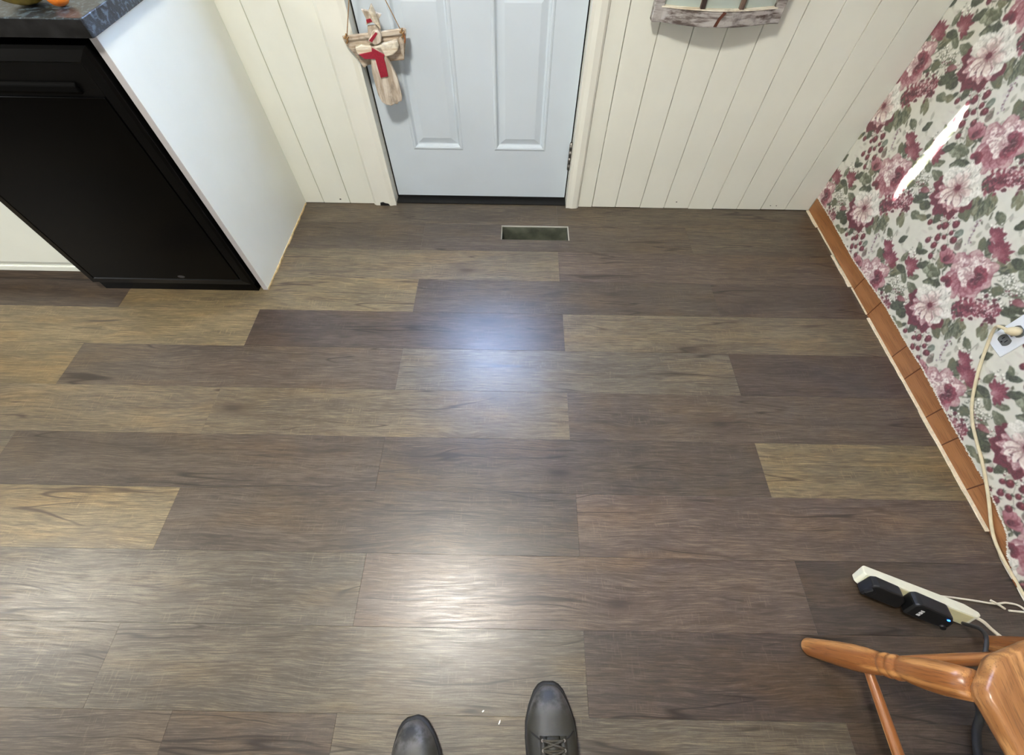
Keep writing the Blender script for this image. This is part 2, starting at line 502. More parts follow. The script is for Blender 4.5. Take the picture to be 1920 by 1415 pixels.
rows = [  # (top line index, joints right to left, tones left to right)
    (-1, [0.196], 'MM'), (0, [-1.64, -0.42, 0.79], 'dDDM'), (1, [-1.03, 0.19], 'MTR'), (2, [-1.58, -0.404, 0.822], 'dLDd'),
    (3, [-1.014, 0.194], 'LdT'), (4, [-1.617, -0.414, 0.806], 'LDGd'), (5, [-1.03, 0.192], 'TTD'), (6, [-1.64, -0.419, 0.801], 'GDDL'),
    (7, [-1.019, 0.199], 'LDR'), (8, [-1.63, -0.409, 0.81], 'GGRd'), (9, [-1.019, 0.196], 'GGd'), (10, [-1.63, -0.803, -0.408, 0.81], 'MMDGd'),
    (11, [-1.02, 0.2], 'DTD'), (12, [-1.63, -0.41, 0.81], 'MDTD'), (13, [-1.02, 0.2], 'TDG'), (14, [-1.63, -0.41, 0.81], 'DGMT')]
for n, js, tones in rows:
    yt, yb = Y0 - n * 0.18, Y0 - (n + 1) * 0.18
    if n == -1:
        yt = 1.88
    ed = [-2.85] + js + [XR]
    for i in range(len(ed) - 1):
        hole = (VX0, VX1, VY0, VY1) if (n == 0 and ed[i] < 0 < ed[i + 1]) else None
        plank(ed[i], ed[i + 1], yb, yt, tones[i], hole)

# ceiling, far walls
MB().box((XL - .1, YB - .1, ZC), (XR + .1, 1.92, ZC + .08)).build('ceiling', M['ceiling'])
tag(bpy.data.objects['ceiling'], kind='structure')
tag(MB().box((XL - .1, YB - .1, -.06), (XL, 1.92, ZC)).build('wall_left', M['plain_wall']), kind='structure')
tag(MB().box((XL, YB - .1, -.06), (XR, YB, ZC)).build('wall_front', M['plain_wall']), kind='structure')

# back wall: masonry behind, vertical boards in front
wb = MB()
wb.box((XL, YW + .015, -.06), (DX0 - .02, 1.92, ZC)); wb.box((DX1 + .02, YW + .015, -.06), (XR + .1, 1.92, ZC)); wb.box((DX0 - .02, YW + .015, DZ1 + .03), (DX1 + .02, 1.92, ZC))
wall_back = tag(wb.build('wall_back', M['plain_wall']), kind='structure')
bx = [-1.019 - .118 * k for k in range(12, 0, -1)]
edges_l = [-1.75] + [-1.635, -1.517, -1.40, -1.282, -1.164, -1.046] + [-0.927, -0.80, -0.683]
edges_r = [0.300, 0.367, 0.480, 0.598, 0.714, 0.831, 0.949, 1.066, 1.180, 1.297, XR + 0.0]
def board(x0, x1):
    w = x1 - x0
    g = 0.0010
    dz = rnd.uniform(0.000, 0.004)
    m = MB()
    ol = [(-w / 2 + g, .004), (-w / 2 + g + .0009, 0), (w / 2 - g - .0009, 0), (w / 2 - g, .004), (w / 2, .0125), (-w / 2, .0125)]
    m.prism([(a, YW + c) for a, c in ol], 'Z', dz, ZC)
    o = m.build('board', M['wall_white'], wall_back, loc=((x0 + x1) / 2, 0, 0))
for e in (edges_l, edges_r):
    for i in range(len(e) - 1):
        board(e[i], e[i + 1])
# small nail dents on the boards near the floor
def dent(x, z, r=.003):
    m = MB()
    m.add([(x + r * math.cos(a) * 1.6, YW - .0004, z + r * math.sin(a)) for a in [k * math.pi / 4 for k in range(8)]], [list(range(8))])
    m.prism([(x + r * math.cos(a) * 1.6, z + r * math.sin(a)) for a in [k * math.pi / 4 for k in range(8)]], 'Y', YW - .0006, YW + .001)
    m.build('nail_dent', M['rubber'], wall_back)
dent(-0.842, 0.022); dent(0.765, 0.036, .0022); dent(1.218, 0.024, .0018); dent(1.246, 0.024, .0018)

# door casing
cl = MB()
cl.prism([(-0.683, YW + .012), (-0.683, YW - .004), (-0.672, YW - .011), (-0.60, YW - .014), (-0.585, YW - .010), (-0.5755, YW - .010), (-0.5755, YW + .045), (-0.5755, YW + .06), (-0.58, YW + .06)], 'Z', 0.0, DZ1 + .06)
trim1 = tag(cl.build('trim_1', M['casing']), kind='structure')
cr = MB()
cr.prism([(0.2405, YW + .06), (0.2405, YW - .010), (0.252, YW - .010), (0.27, YW - .014), (0.292, YW - .011), (0.300, YW - .004), (0.300, YW + .012)], 'Z', 0.0, DZ1 + .06)
trim2 = tag(cr.build('trim_2', M['casing']), kind='structure')
MB().box((-0.683, YW - .012, DZ1 + .02), (0.300, YW + .05, DZ1 + .12)).build('trim_3', M['casing'])
tag(bpy.data.objects['trim_3'], kind='structure')
# dark bite out of the left casing foot
m = MB(); m.prism([(-.652, .002), (-.649, .016), (-.636, .019), (-.626, .014), (-.611, .011), (-.606, .002)], 'Y', YW - .0155, YW - .006)
m.build('rotted_notch', M['rubber'], trim1)

# door
DY = YW + 0.045
door = empty('door_1', (0, 0, 0)); tag(door, kind='structure')
G = 0.0035
PL = (-0.453, -0.235); PRr = (-0.098, 0.125); PZ = (0.245, 0.80)
LX = (-0.43, 0.10); LZ = (0.98, 1.86)
xs = [DX0 + G, PL[0], PL[1], PRr[0], PRr[1], DX1 - G]
zb = 0.020
m = MB()
def db(x0, x1, z0, z1): m.box((x0, DY, z0), (x1, DY + .042, z1))
db(xs[0], xs[5], zb, PZ[0]); db(xs[0], xs[5], PZ[1], LZ[0]); db(xs[0], xs[5], LZ[1], DZ1)
for a, c in ((xs[0], PL[0]), (PL[1], PRr[0]), (PRr[1], xs[5])): db(a, c, PZ[0], PZ[1])
db(xs[0], LX[0], LZ[0], LZ[1]); db(LX[1], xs[5], LZ[0], LZ[1])
m.build('door_slab', M['door'], door)
for (x0, x1) in (PL, PRr):
    m = MB(); rings = []
    for ins, d in ((0, 0), (.003, -.0022), (.008, -.0036), (.013, -.002), (.016, .004), (.020, .0095), (.024, .0105), (.047, .0035), (.049, .0030)):
        rings.append([(x0 + ins, DY + d, PZ[0] + ins), (x1 - ins, DY + d, PZ[0] + ins), (x1 - ins, DY + d, PZ[1] - ins), (x0 + ins, DY + d, PZ[1] - ins)])
    m.loft(rings, caps=False, smooth=False)
    m.add(rings[-1], [(0, 1, 2, 3)])
    m.box((x0, DY + .030, PZ[0]), (x1, DY + .042, PZ[1]))
    m.build('door_panel', M['door'], door)
m = MB(); m.box((xs[0], DY + .006, .004), (xs[5], DY + .036, zb + .001)); m.build('door_sweep', M['rubber'], door)
m = MB(); m.box((DX0 - .012, YW + .008, -.004), (DX1 + .012, DY + .08, .0055)); m.build('threshold', M['rubber'], door)
for x0, x1 in ((DX0 - .012, DX0 + .028), (DX1 - .028, DX1 + .02)):
    m = MB(); m.box((x0, DY + .044, .0), (x1, DY + .08, DZ1 + .03)); m.build('weatherstrip', M['rubber'], door)
m = MB(); m.box((DX0 - .0022, DY + .003, .004), (DX0 + .0034, DY + .04, DZ1 + .02)); m.build('edge_seal', M['rubber'], door)
hg = MB(); hg.tube([(0.2355, DY - .012, .168), (0.2355, DY - .012, .290)], .0065, 12)
hinge = hg.build('hinge', M['steel'], door)
for k in range(4):
    h2 = MB(); z = .172 + k * .029; h2.tube([(0.2355, DY - .012, z), (0.2355, DY - .012, z + .024)], .0074, 12); h2.build('knuckle', M['steel'], hinge)
# glazed upper half: frame, bars, unseen screen added, its gap cut to shape the sun streak
m = MB()
for lo, hi in (((LX[0] - .03, DY - .008, LZ[0] - .03), (LX[1] + .03, DY, LZ[0])), ((LX[0] - .03, DY - .008, LZ[1]), (LX[1] + .03, DY, LZ[1] + .03)), ((LX[0] - .03, DY - .008, LZ[0]), (LX[0], DY, LZ[1])), ((LX[1], DY - .008, LZ[0]), (LX[1] + .03, DY, LZ[1]))):
    m.box(lo, hi)
m.build('glazing_frame', M['door'], door)
GX, GZ = (-0.245, -0.128), (1.27, 1.53)
for (x0, x1, z0, z1) in ((LX[0], GX[0], LZ[0], LZ[1]), (GX[1], LX[1], LZ[0], LZ[1]), (GX[0], GX[1], LZ[0], GZ[0]), (GX[0], GX[1], GZ[1], LZ[1])):
    m = MB(); m.box((x0, DY + .003, z0), (x1, DY + .0036, z1)); m.build('added_screen', M['added_screen'], door)
m = MB(); m.lathe([(0.0, 0), (.011, 0), (.013, .01), (.012, .03), (.024, .042), (.028, .055), (.022, .068), (0, .072)], 20)
m.build('door_knob', M['steel'], door, loc=(-0.50, DY, .95), rot=(R(90), 0, 0))

# ------------------------------------------------------------------ right wall with printed floral paper
tag(MB().box((XR + .003, YB - .1, -.06), (XR + .1, 1.92, ZC)).build('wall_right', M['plain_wall']), kind='structure')
wall_right = bpy.data.objects['wall_right']

TU, TV = 0.52, 0.524
RES = 0.00125
NU, NV = int(round(TU / RES)), int(round(TV / RES))
tile = np.empty((NV, NU, 3)); tile[:] = (216, 215, 202)
prng = np.random.RandomState(3)
def vnoise(shape, cell, seed):
    r_ = np.random.RandomState(seed)
    h, w = shape
    gh, gw = max(2, int(h / cell)), max(2, int(w / cell))
    g = r_.rand(gh, gw)
    yy = np.arange(h) / h * gh; xx = np.arange(w) / w * gw
    y0 = yy.astype(int); x0 = xx.astype(int); fy = (yy - y0)[:, None]; fx = (xx - x0)[None, :]
    fy = fy * fy * (3 - 2 * fy); fx = fx * fx * (3 - 2 * fx)
    a = g[y0 % gh][:, x0 % gw]; b_ = g[y0 % gh][:, (x0 + 1) % gw]; c_ = g[(y0 + 1) % gh][:, x0 % gw]; d_ = g[(y0 + 1) % gh][:, (x0 + 1) % gw]
    return (a * (1 - fx) + b_ * fx) * (1 - fy) + (c_ * (1 - fx) + d_ * fx) * fy
NZ = vnoise((NV, NU), 3.2, 1); NZ2 = vnoise((NV, NU), 9, 2)
tile += (NZ2[..., None] - .5) * 8
def dab(cu, cv, rad, fn):
    """paint one print element and its half-drop repeat; fn(du,dv,nz)->(rgb array, alpha)"""
    for j in (0, 1):
        u, v = cu + j * TU / 2, cv + j * TV / 2
        i0, i1 = int((u - rad) / RES) - 1, int((u + rad) / RES) + 2
        k0, k1 = int((v - rad) / RES) - 1, int((v + rad) / RES) + 2
        iu = np.arange(i0, i1); iv = np.arange(k0, k1)
        du = (iu * RES - u)[None, :] + np.zeros((len(iv), 1)); dv = (iv * RES - v)[:, None] + np.zeros((1, len(iu)))
        ix = np.ix_(iv % NV, iu % NU)
        c, a = fn(du, dv, NZ[ix], NZ2[ix])
        a = np.clip(a, 0, 1)[..., None]
        tile[ix] = tile[ix] * (1 - a) + c * a
def lerp(a, b_, t_):
    return np.asarray(a, float) * (1 - t_[..., None]) + np.asarray(b_, float) * t_[..., None]
def petal(cu, cv, ang, L, W, base, tip, edge=None, fat=0.75, alpha=1.0, streak=0.5, hi=None):
    ca, sa = math.cos(ang), math.sin(ang)
    def fn(du, dv, nz, nz2):
        s = (du * ca + dv * sa) / L
        t_ = (-du * sa + dv * ca)
        sc = np.clip(s, 0.001, 0.999)
        w = W * np.power(np.sin(np.pi * np.power(sc, fat)), 0.75) * (1 + (nz2 - .5) * .5)
        q = np.abs(t_) / np.maximum(w, 1e-5)
        a = np.clip((1.0 - q) * w / .0016, 0, 1) * (s > 0) * (s < 1)
        mixv = np.clip(s + (nz - .5) * streak, 0, 1)
        c = lerp(base, tip, mixv)
        if edge is not None:
            e = np.clip((q - .62) / .3, 0, 1) * .8
            c = c * (1 - e[..., None]) + np.asarray(edge, float) * e[..., None]
        if hi is not None:
            e = np.clip(1 - np.abs(t_ / W + .15) * 5, 0, 1) * np.clip(np.sin(np.pi * sc), 0, 1) * .8
            c = c * (1 - e[..., None]) + np.asarray(hi, float) * e[..., None]
        return c, a * alpha
    dab(cu, cv, L * 1.05 + W, fn)
def disc(cu, cv, r_, col, edge=None, hi=None, alpha=1.0):
    def fn(du, dv, nz, nz2):
        d = np.sqrt(du ** 2 + dv ** 2) * (1 + (nz2 - .5) * .4)
        a = np.clip((r_ - d) / .0014, 0, 1)
        c = np.zeros(du.shape + (3,)) + np.asarray(col, float)
        if edge is not None:
            e = np.clip((d / r_ - .4) / .6, 0, 1) * np.clip(.65 - dv / r_ * .6, 0, 1)
            c = c * (1 - e[..., None]) + np.asarray(edge, float) * e[..., None]
        if hi is not None:
            h = np.clip(1 - np.sqrt((du + r_ * .3) ** 2 + (dv - r_ * .35) ** 2) / (r_ * .32), 0, 1)
            c = c * (1 - h[..., None]) + np.asarray(hi, float) * h[..., None]
        return c + (nz[..., None] - .5) * 24, a * alpha
    dab(cu, cv, r_ * 1.4 + .002, fn)
def stem(pts, col, w=.0011):
    for (a, b_) in zip(pts[:-1], pts[1:]):
        L = math.hypot(b_[0] - a[0], b_[1] - a[1]); n = max(2, int(L / .002))
        for k in range(n):
            disc(a[0] + (b_[0] - a[0]) * k / n, a[1] + (b_[1] - a[1]) * k / n, w, col)
MAR, MARD, PINK, PALE, WHITE, CREAM = (128, 38, 58), (78, 22, 36), (186, 110, 120), (226, 196, 192), (243, 241, 232), (222, 212, 192)
GD, GM, GL, OL = (50, 60, 46), (96, 104, 78), (160, 166, 136), (122, 120, 84)
GREY = (150, 148, 140)
def strokes(u, v, su, sv, n, cols, L=.014, W=.0016, deg=None, jit=30, alpha=.8):
    for k in range(n):
        c = cols[prng.randint(0, len(cols))]
        a = R(prng.uniform(0, 360) if deg is None else deg + prng.uniform(-jit, jit))
        petal(u + prng.normal(0, su), v + prng.normal(0, sv), a, L * prng.uniform(.6, 1.3), W * prng.uniform(.7, 1.4), c, c, None, .9, alpha)
def leaf(u, v, deg, L, W, dark=GD, light=GL):
    a = R(deg); ca, sa = math.cos(a), math.sin(a)
    petal(u, v, a, L, W, dark, dark, None, .8, 1, .3)
    petal(u + ca * L * .03 - sa * W * .1, v + sa * L * .03 + ca * W * .1, a, L * .93, W * .82, dark, light, None, .8, .85, 1.2)
    petal(u + ca * L * .12 + sa * W * .42, v + sa * L * .12 - ca * W * .42, a, L * .7, W * .36, dark, GM, None, .9, .85, .7)
    for k in range(4):
        q = .2 + .17 * k
        for s_ in (-1, 1):
            petal(u + ca * L * q, v + sa * L * q, a + s_ * .8, W * .95, .0010, light, light, None, .8, .55)
    stem([(u, v), (u + ca * L * .85, v + sa * L * .85)], (196, 198, 172), .0007)
def peony(u, v, s=1.0):
    for k in range(13):
        a = R(-172 + k * 14.0)
        petal(u, v - .004, a, .082 * s * (1 + .12 * math.sin(k * 2.3)), .022 * s, MARD, MAR, (108, 30, 48), 1.3, 1, .9)
    for k in range(6):
        a = R(-150 + k * 24 + 8 * math.sin(k * 3.1))
        petal(u, v - .002, a, .066 * s * (1 + .1 * math.sin(k * 1.7)), .016 * s, (150, 50, 70), PALE, (140, 44, 64), 1.5, 1, .8)
    for k in range(9):
        a = R(-6 + k * 24 + 7 * math.sin(k * 2.2))
        petal(u, v, a, (.072 + .010 * math.sin(k * 1.9)) * s, .024 * s, (190, 186, 172), WHITE, (198, 198, 188), 1.6, 1, .9)
        petal(u, v, a + .12, (.070 + .008 * math.sin(k * 1.9)) * s, .006 * s, (178, 176, 160), (228, 226, 214), None, 1.2, .6, .9)
    for k in range(8):
        a = R(14 + k * 45 + 9 * math.sin(k * 1.3))
        petal(u, v, a, (.050 + .009 * math.cos(k * 2.7)) * s, .017 * s, (196, 150, 146), WHITE, (176, 160, 150), 1.5, 1, .6)
    for k in range(4):
        a = R(-128 + k * 30)
        petal(u, v, a, (.052 + .006 * (k % 2)) * s, .016 * s, (196, 160, 150), (248, 244, 234), (136, 60, 74), 1.7, 1, .5)
    for k in range(18):
        a = R(k * 20 + prng.uniform(-8, 8))
        petal(u, v, a, prng.uniform(.014, .028) * s, .0017, MAR, (170, 96, 100), None, .7)
    disc(u, v, .0090 * s, MAR, MARD)
    strokes(u - .005, v + .042, .034, .014, 34, [(126, 130, 114), (206, 204, 192), (236, 234, 224)], .012, .0016)
    strokes(u, v - .05, .036, .012, 16, [(60, 16, 30), (178, 84, 98)], .012, .0016, -90, 60)
def rose(u, v, s=1.0):
    for k in range(10):
        a = R(20 + k * 36 + 8 * math.sin(k * 2))
        petal(u, v, a, (.078 + .010 * math.sin(k * 2.1)) * s, .026 * s, (176, 96, 108), (222, 184, 182), (160, 80, 94), 1.5, 1, .9)
    for k in range(7):
        a = R(75 + k * 30 + 8 * math.sin(k * 3))
        petal(u + .004, v, a, (.064 + .008 * math.sin(k * 2.9)) * s, .021 * s, (166, 84, 98), (240, 228, 222), (196, 140, 142), 1.6, 1, 1.0)
    for k in range(6):
        a = R(-125 + k * 26)
        petal(u + .002, v - .004, a, .060 * s, .019 * s, (140, 50, 68), (208, 146, 150), (146, 54, 74), 1.5, 1, .8)
    for k in range(7):
        a = R(95 + k * 30 + 10 * math.sin(k))
        petal(u + .012, v + .006, a, (.044 + .007 * math.sin(k * 2)) * s, .015 * s, (196, 146, 148), WHITE, (180, 142, 140), 1.5, 1, 1.1)
    for k in range(7):
        a = R(-70 + k * 32)
        petal(u + .020, v + .012, a, .036 * s, .015 * s, MARD, (176, 70, 90), None, 1.2, 1, .9)
    disc(u + .026, v + .016, .012 * s, MARD, MAR)
    strokes(u - .006, v + .006, .026, .026, 60, [(150, 74, 88), (240, 232, 226), (206, 160, 160), (120, 44, 60)], .016, .0017, 70, 50)
def chrys(u, v):
    ca, sa = math.cos(R(40)), math.sin(R(40))
    for k in range(150):
        p_, q_ = prng.uniform(-.062, .062), prng.normal(0, .017)
        q_ = max(-.036, min(.036, q_))
        uu, vv = u + p_ * ca - q_ * sa, v + p_ * sa + q_ * ca
        col = [(MARD, MAR), (MARD, (120, 34, 54)), (MAR, (164, 60, 80)), ((136, 46, 64), (196, 124, 130)), (MAR, (232, 204, 198))][prng.randint(0, 5 if p_ > 0 else 4)]
        petal(uu, vv, R(prng.uniform(0, 360)), prng.uniform(.012, .024), prng.uniform(.004, .007), col[0], col[1], None, 1.0, 1, .6)
    for k in range(60):
        p_, q_ = prng.uniform(.0, .066), prng.normal(.004, .016)
        disc(u + p_ * ca - q_ * sa, v + p_ * sa + q_ * ca, prng.uniform(.0018, .0034), (236, 222, 212), (176, 116, 118))
def blossoms(u, v, n=26, sp=.02, red=False):
    strokes(u, v, sp * 1.1, sp * .8, n, [GD, GM, OL], .012, .002)
    for k in range(n):
        x, y = u + prng.normal(0, sp), v + prng.normal(0, sp * .65)
        disc(x + .0008, y - .001, prng.uniform(.0036, .0054), (112, 116, 94))
        disc(x, y, prng.uniform(.0030, .0050), WHITE, (200, 200, 184))
        if red and k % 3 == 0:
            disc(x + .004, y - .004, .0034, MAR, MARD)
        elif k % 4 == 0:
            disc(x, y, .0012, (170, 160, 110))
def daisy(u, v, deg, L=.034, n=11, spread=170):
    for k in range(n):
        a = R(deg - spread / 2 + spread * k / (n - 1))
        petal(u, v, a, L * (1 + .14 * math.sin(k * 2.6)), .0068, (176, 88, 102), MAR, MARD, 1.4, 1, .7)
    for k in range(n - 4):
        a = R(deg - spread * .32 + spread * .64 * k / (n - 5))
        petal(u, v - .004, a, L * .68, .0052, (206, 142, 146), (150, 54, 74), MARD, 1.3, 1, .7)
    disc(u, v - .003, .0070, (196, 140, 140), (140, 54, 70))
def berry(u, v, r_=.0085):
    stem([(u, v + r_ * .8), (u + .006, v + r_ + .012)], GM, .0009)
    disc(u, v, r_, (132, 32, 52), (66, 16, 30), (220, 164, 164))
    petal(u, v + r_ * .8, R(60), .010, .0026, GD, GM); petal(u, v + r_ * .8, R(130), .008, .0022, GD, GM)
# faint ground foliage behind everything
for k in range(70):
    u, v = prng.uniform(-.26, .26), prng.uniform(-.13, .13)
    petal(u, v, R(prng.uniform(0, 360)), prng.uniform(.018, .034), prng.uniform(.004, .008), [(190, 192, 172), (170, 172, 150), (206, 196, 190)][k % 3], (204, 204, 188), None, .8, .7)
for pts in ([(.13, .005), (.15, -.03), (.178, -.075)], [(-.12, .08), (-.15, .10), (-.2, .12)], [(-.186, .04), (-.186, .09)], [(.06, -.06), (.1, -.1), (.14, -.12)], [(.15, .15), (.19, .17), (.23, .16)], [(0.0, .2), (.007, .233)], [(-.04, .21), (-.04, .247)], [(.2, .05), (.215, -.01)], [(-.14, .0), (-.2, .01), (-.24, -.01)]):
    stem(pts, GM, .0012)
for k in range(22):
    t_ = k / 21.0
    disc(.13 + .048 * t_ + prng.normal(0, .0035), .005 - .08 * t_ + prng.normal(0, .002), .0034, [(186, 160, 176), (140, 80, 100), (222, 214, 214)][k % 3], (110, 84, 98))
for (u, v, d, L_, W_, c0, c1) in ((-.026, .055, 208, .072, .021, GD, GL), (-.060, -.072, 205, .048, .016, GD, GM), (-.026, -.092, 195, .050, .018, GD, OL), (.000, -.10, 245, .036, .008, GD, GM),
    (-.062, .075, 200, .082, .020, GM, (188, 194, 166)), (-.080, .085, 130, .068, .020, OL, GL), (.145, .150, 15, .056, .015, GD, GM), (.10, .05, -40, .068, .020, OL, GL),
    (.11, .04, -72, .070, .019, GM, GL), (.07, .02, -40, .062, .017, OL, GL), (.02, -.055, -80, .060, .018, GD, GM), (.09, .150, 60, .054, .018, GM, OL),
    (.06, .205, 70, .060, .018, OL, GL), (.035, .200, 85, .048, .015, OL, GL), (.165, .03, -15, .046, .013, GM, GL), (-.186, .055, 120, .036, .009, GD, GM), (-.186, .06, 50, .038, .010, GD, GM),
    (-.186, .075, 165, .032, .008, GM, GL), (-.13, -.03, 160, .048, .013, GM, GL), (.12, .19, 20, .052, .012, GM, GL), (-.11, .02, 225, .048, .011, GM, GL), (.06, -.02, -20, .060, .018, GM, OL),
    (.215, -.02, -60, .038, .011, GD, GM), (.23, -.045, -20, .038, .011, GM, GL), (-.10, .155, 110, .034, .010, GM, PALE), (.2, .06, 120, .042, .010, OL, GL), (.075, .135, 100, .036, .015, GD, GM),
    (-.055, .115, 150, .058, .018, GD, GM), (.045, .06, -10, .05, .016, GD, GM), (-.07, -.02, 180, .058, .015, GM, GL), (.13, -.06, -100, .032, .012, (120, 138, 122), (178, 190, 176)),
    (.16, .10, -60, .05, .014, OL, GL), (-.15, .03, 60, .05, .013, GD, GM), (.19, .12, 10, .05, .014, GM, GL), (-.03, .20, 140, .046, .014, GM, OL), (.05, .245, 10, .05, .014, GD, GM), (-.21, .0, 100, .04, .012, GM, GL), (.24, .03, 70, .04, .012, GD, GM), (.0, -.12, 200, .045, .012, OL, GL)):
    leaf(u, v, d, L_, W_, c0, c1)
strokes(.10, .02, .03, .02, 40, [GD, GM, GL, (84, 84, 60)], .022, .003, -60, 40)
strokes(-.08, .08, .03, .02, 40, [GD, GM, GL, (84, 84, 60)], .022, .003, 150, 50)
strokes(.05, .2, .03, .015, 30, [GD, GM, GL], .02, .003, 70, 50)
blossoms(.117, .150, 30, .018); blossoms(.112, .208, 26, .018); blossoms(.135, .196, 24, .016, True); blossoms(-.02, .05, 14, .02); blossoms(.05, -.065, 14, .016, True); blossoms(-.055, -.055, 18, .016); blossoms(.2, .005, 14, .014); blossoms(-.2, .045, 12, .014, True)
petal(.150, .185, R(20), .040, .011, (140, 62, 74), (196, 140, 140), MARD)
petal(-.098, .150, R(95), .028, .011, (160, 140, 130), (110, 102, 90), GREY)
for k in range(5):
    petal(-.098, .100, R(55 + k * 19), .048, .014, (160, 66, 84), (216, 158, 160), (140, 50, 70), 1.3)
petal(-.098, .106, R(70), .034, .011, MARD, (166, 70, 88))
rose(.003, .138, 1.0)
chrys(.105, .095)
peony(0, -.002, 1.03)
for k in range(5):
    petal(-.030, .075, R(10 + k * 40), .024, .010, MARD, (164, 54, 76), None, 1.2)
for (x, y, r_) in ((.07, -.09, .012), (.095, -.066, .012), (.018, -.118, .010), (.13, -.098, .011), (.081, -.124, .009), (-.195, .109, .0105), (-.175, .134, .010), (-.163, .113, .011), (-.126, .166, .011), (-.143, .086, .010), (-.131, .132, .0105), (.058, -.105, .009), (-.16, .15, .009), (.108, -.09, .009)):
    berry(x, y, r_)
daisy(.007, .222, 92, .044, 12); daisy(-.04, .243, 80, .033, 9, 150); daisy(-.169, .010, 70, .038, 10, 200)
_lum = tile.mean(2, keepdims=True)
tile = _lum + (tile - _lum) * 0.84
tile = np.clip(np.where(_lum < 200, tile * 0.90, tile), 0, 255)
# soften to print resolution
for ax in (0, 1):
    tile = (np.roll(tile, 1, ax) + 2 * tile + np.roll(tile, -1, ax)) / 4

P_Y, P_Z = 0.993, 0.217
def paper_rgb(y, z):
    u = (P_Y - y) / RES; v = (z - P_Z) / RES
    return tile[np.round(v).astype(int) % NV, np.round(u).astype(int) % NU]
def lin(a):
    a = a / 255.0
    return np.where(a <= .04045, a / 12.92, ((a + .055) / 1.055) ** 2.4)
EDGE_Y = np.array([-4, .10, .19, .234, .285, .417, .608, .826, .93, 1.103, 1.368, 1.60, 1.79])
EDGE_Z = np.array([.002, .002, .004, .014, .045, .066, .068, .080, .077, .081, .066, .072, .071])

def paper_mat():
    t = NT('floral_wallpaper')
    at = t.n('ShaderNodeAttribute'); at.attribute_name = 'print'
    n1 = t.noise(t.coords((240, 240, 240)), 1.0, 2)
    c = t.mix(t.math('MULTIPLY', n1, 0.10), at.outputs['Color'], (0.75, 0.73, 0.66, 1))
    t.base(c); t.rough(0.36); t.b.inputs['Specular IOR Level'].default_value = 0.45
    t.bump(n1, 0.08, 0.0008)
    return t.m
M['paper'] = paper_mat()
def paper_sheet(y0, y1, z0, z1, step, ragged):
    ys = np.linspace(y0, y1, int(round((y1 - y0) / step)) + 1); zs = np.linspace(z0, z1, int(round((z1 - z0) / step)) + 1)
    YY, ZZ = np.meshgrid(ys, zs)
    ny, nz = len(ys), len(zs)
    rgb = lin(paper_rgb(YY, ZZ))
    XX = np.full(YY.shape, XR - .0012)
    if ragged:
        jag = np.random.RandomState(5).normal(0, .0009, ny)
        ez = np.interp(ys, EDGE_Y, EDGE_Z) + jag
        idx = np.searchsorted(zs, ez)
        # snap the row next to the tear onto it, whiten the torn core
        for j in range(ny):
            k = min(max(idx[j], 0), nz - 1)
            ZZ[k, j] = ez[j] if ez[j] > z0 else ZZ[k, j]
            XX[:k + 3, j] = XR - .0012
            XX[k, j] = XR - .0022
            if ys[j] > .24:
                rgb[k:k + 2, j] = (.72, .70, .62)
            rgb[:k, j] = rgb[k, j]
    co = np.stack([XX, YY, ZZ], -1).reshape(-1, 3)
    a = (np.arange(nz - 1)[:, None] * ny + np.arange(ny - 1)[None, :])
    keep = np.ones(a.shape, bool)
    if ragged:
        kk = np.arange(nz - 1)[:, None]
        keep = (kk >= idx[None, :-1]) & (kk >= idx[None, 1:])
    a = a[keep]
    quads = np.stack([a, a + ny, a + ny + 1, a + 1], -1)
    used = np.unique(quads)
    remap = np.full(len(co), -1); remap[used] = np.arange(len(used))
    quads = remap[quads]; co = co[used]; rgbv = rgb.reshape(-1, 3)[used]
    me = bpy.data.meshes.new('wallpaper')
    me.vertices.add(len(co)); me.vertices.foreach_set('co', co.astype(np.float32).ravel())
    n = len(quads)
    me.loops.add(n * 4); me.loops.foreach_set('vertex_index', quads.astype(np.int32).ravel())
    me.polygons.add(n); me.polygons.foreach_set('loop_start', np.arange(0, n * 4, 4, dtype=np.int32))
    try:
        me.polygons.foreach_set('loop_total', np.full(n, 4, dtype=np.int32))
    except Exception:
        pass
    me.update(calc_edges=True); me.validate()
    ca = me.color_attributes.new('print', 'FLOAT_COLOR', 'POINT')
    ca.data.foreach_set('color', np.concatenate([rgbv, np.ones((len(rgbv), 1))], 1).astype(np.float32).ravel())
    me.materials.append(M['paper'])
    o = bpy.data.objects.new('wallpaper', me); COL.objects.link(o); o.parent = wall_right
    return o
paper_sheet(-0.3, YW, 0.0, 1.0, 0.0024, True)
paper_sheet(-0.3, YW, 1.0, ZC, 0.006, False)
paper_sheet(YB, -0.3, 0.0, ZC, 0.008, False)

# bare panelling below the torn paper: boards between dark grooves
base_r = empty('baseboard_right'); tag(base_r, kind='structure')
gro = [1.789, 1.268, 1.132, 0.925, 0.828, 0.674, 0.572, 0.424, 0.16]
for i in range(len(gro) - 1):
    y1, y0 = gro[i], gro[i + 1]
    m = MB(); w = y1 - y0
    m.prism([(-w / 2 + .0022, 0.0), (w / 2 - .0022, 0.0), (w / 2 - .0022, .0935), (-w / 2 + .0022, .0935)], 'X', XR - .0002, XR + .0045)
    m.build('panel_board', M['panel_wood'], base_r, loc=(0, (y0 + y1) / 2, 0))
m = MB(); m.box((XR + .0012, .14, 0), (XR + .004, 1.789, .0935)); m.build('groove_backing', M['groove'], base_r)
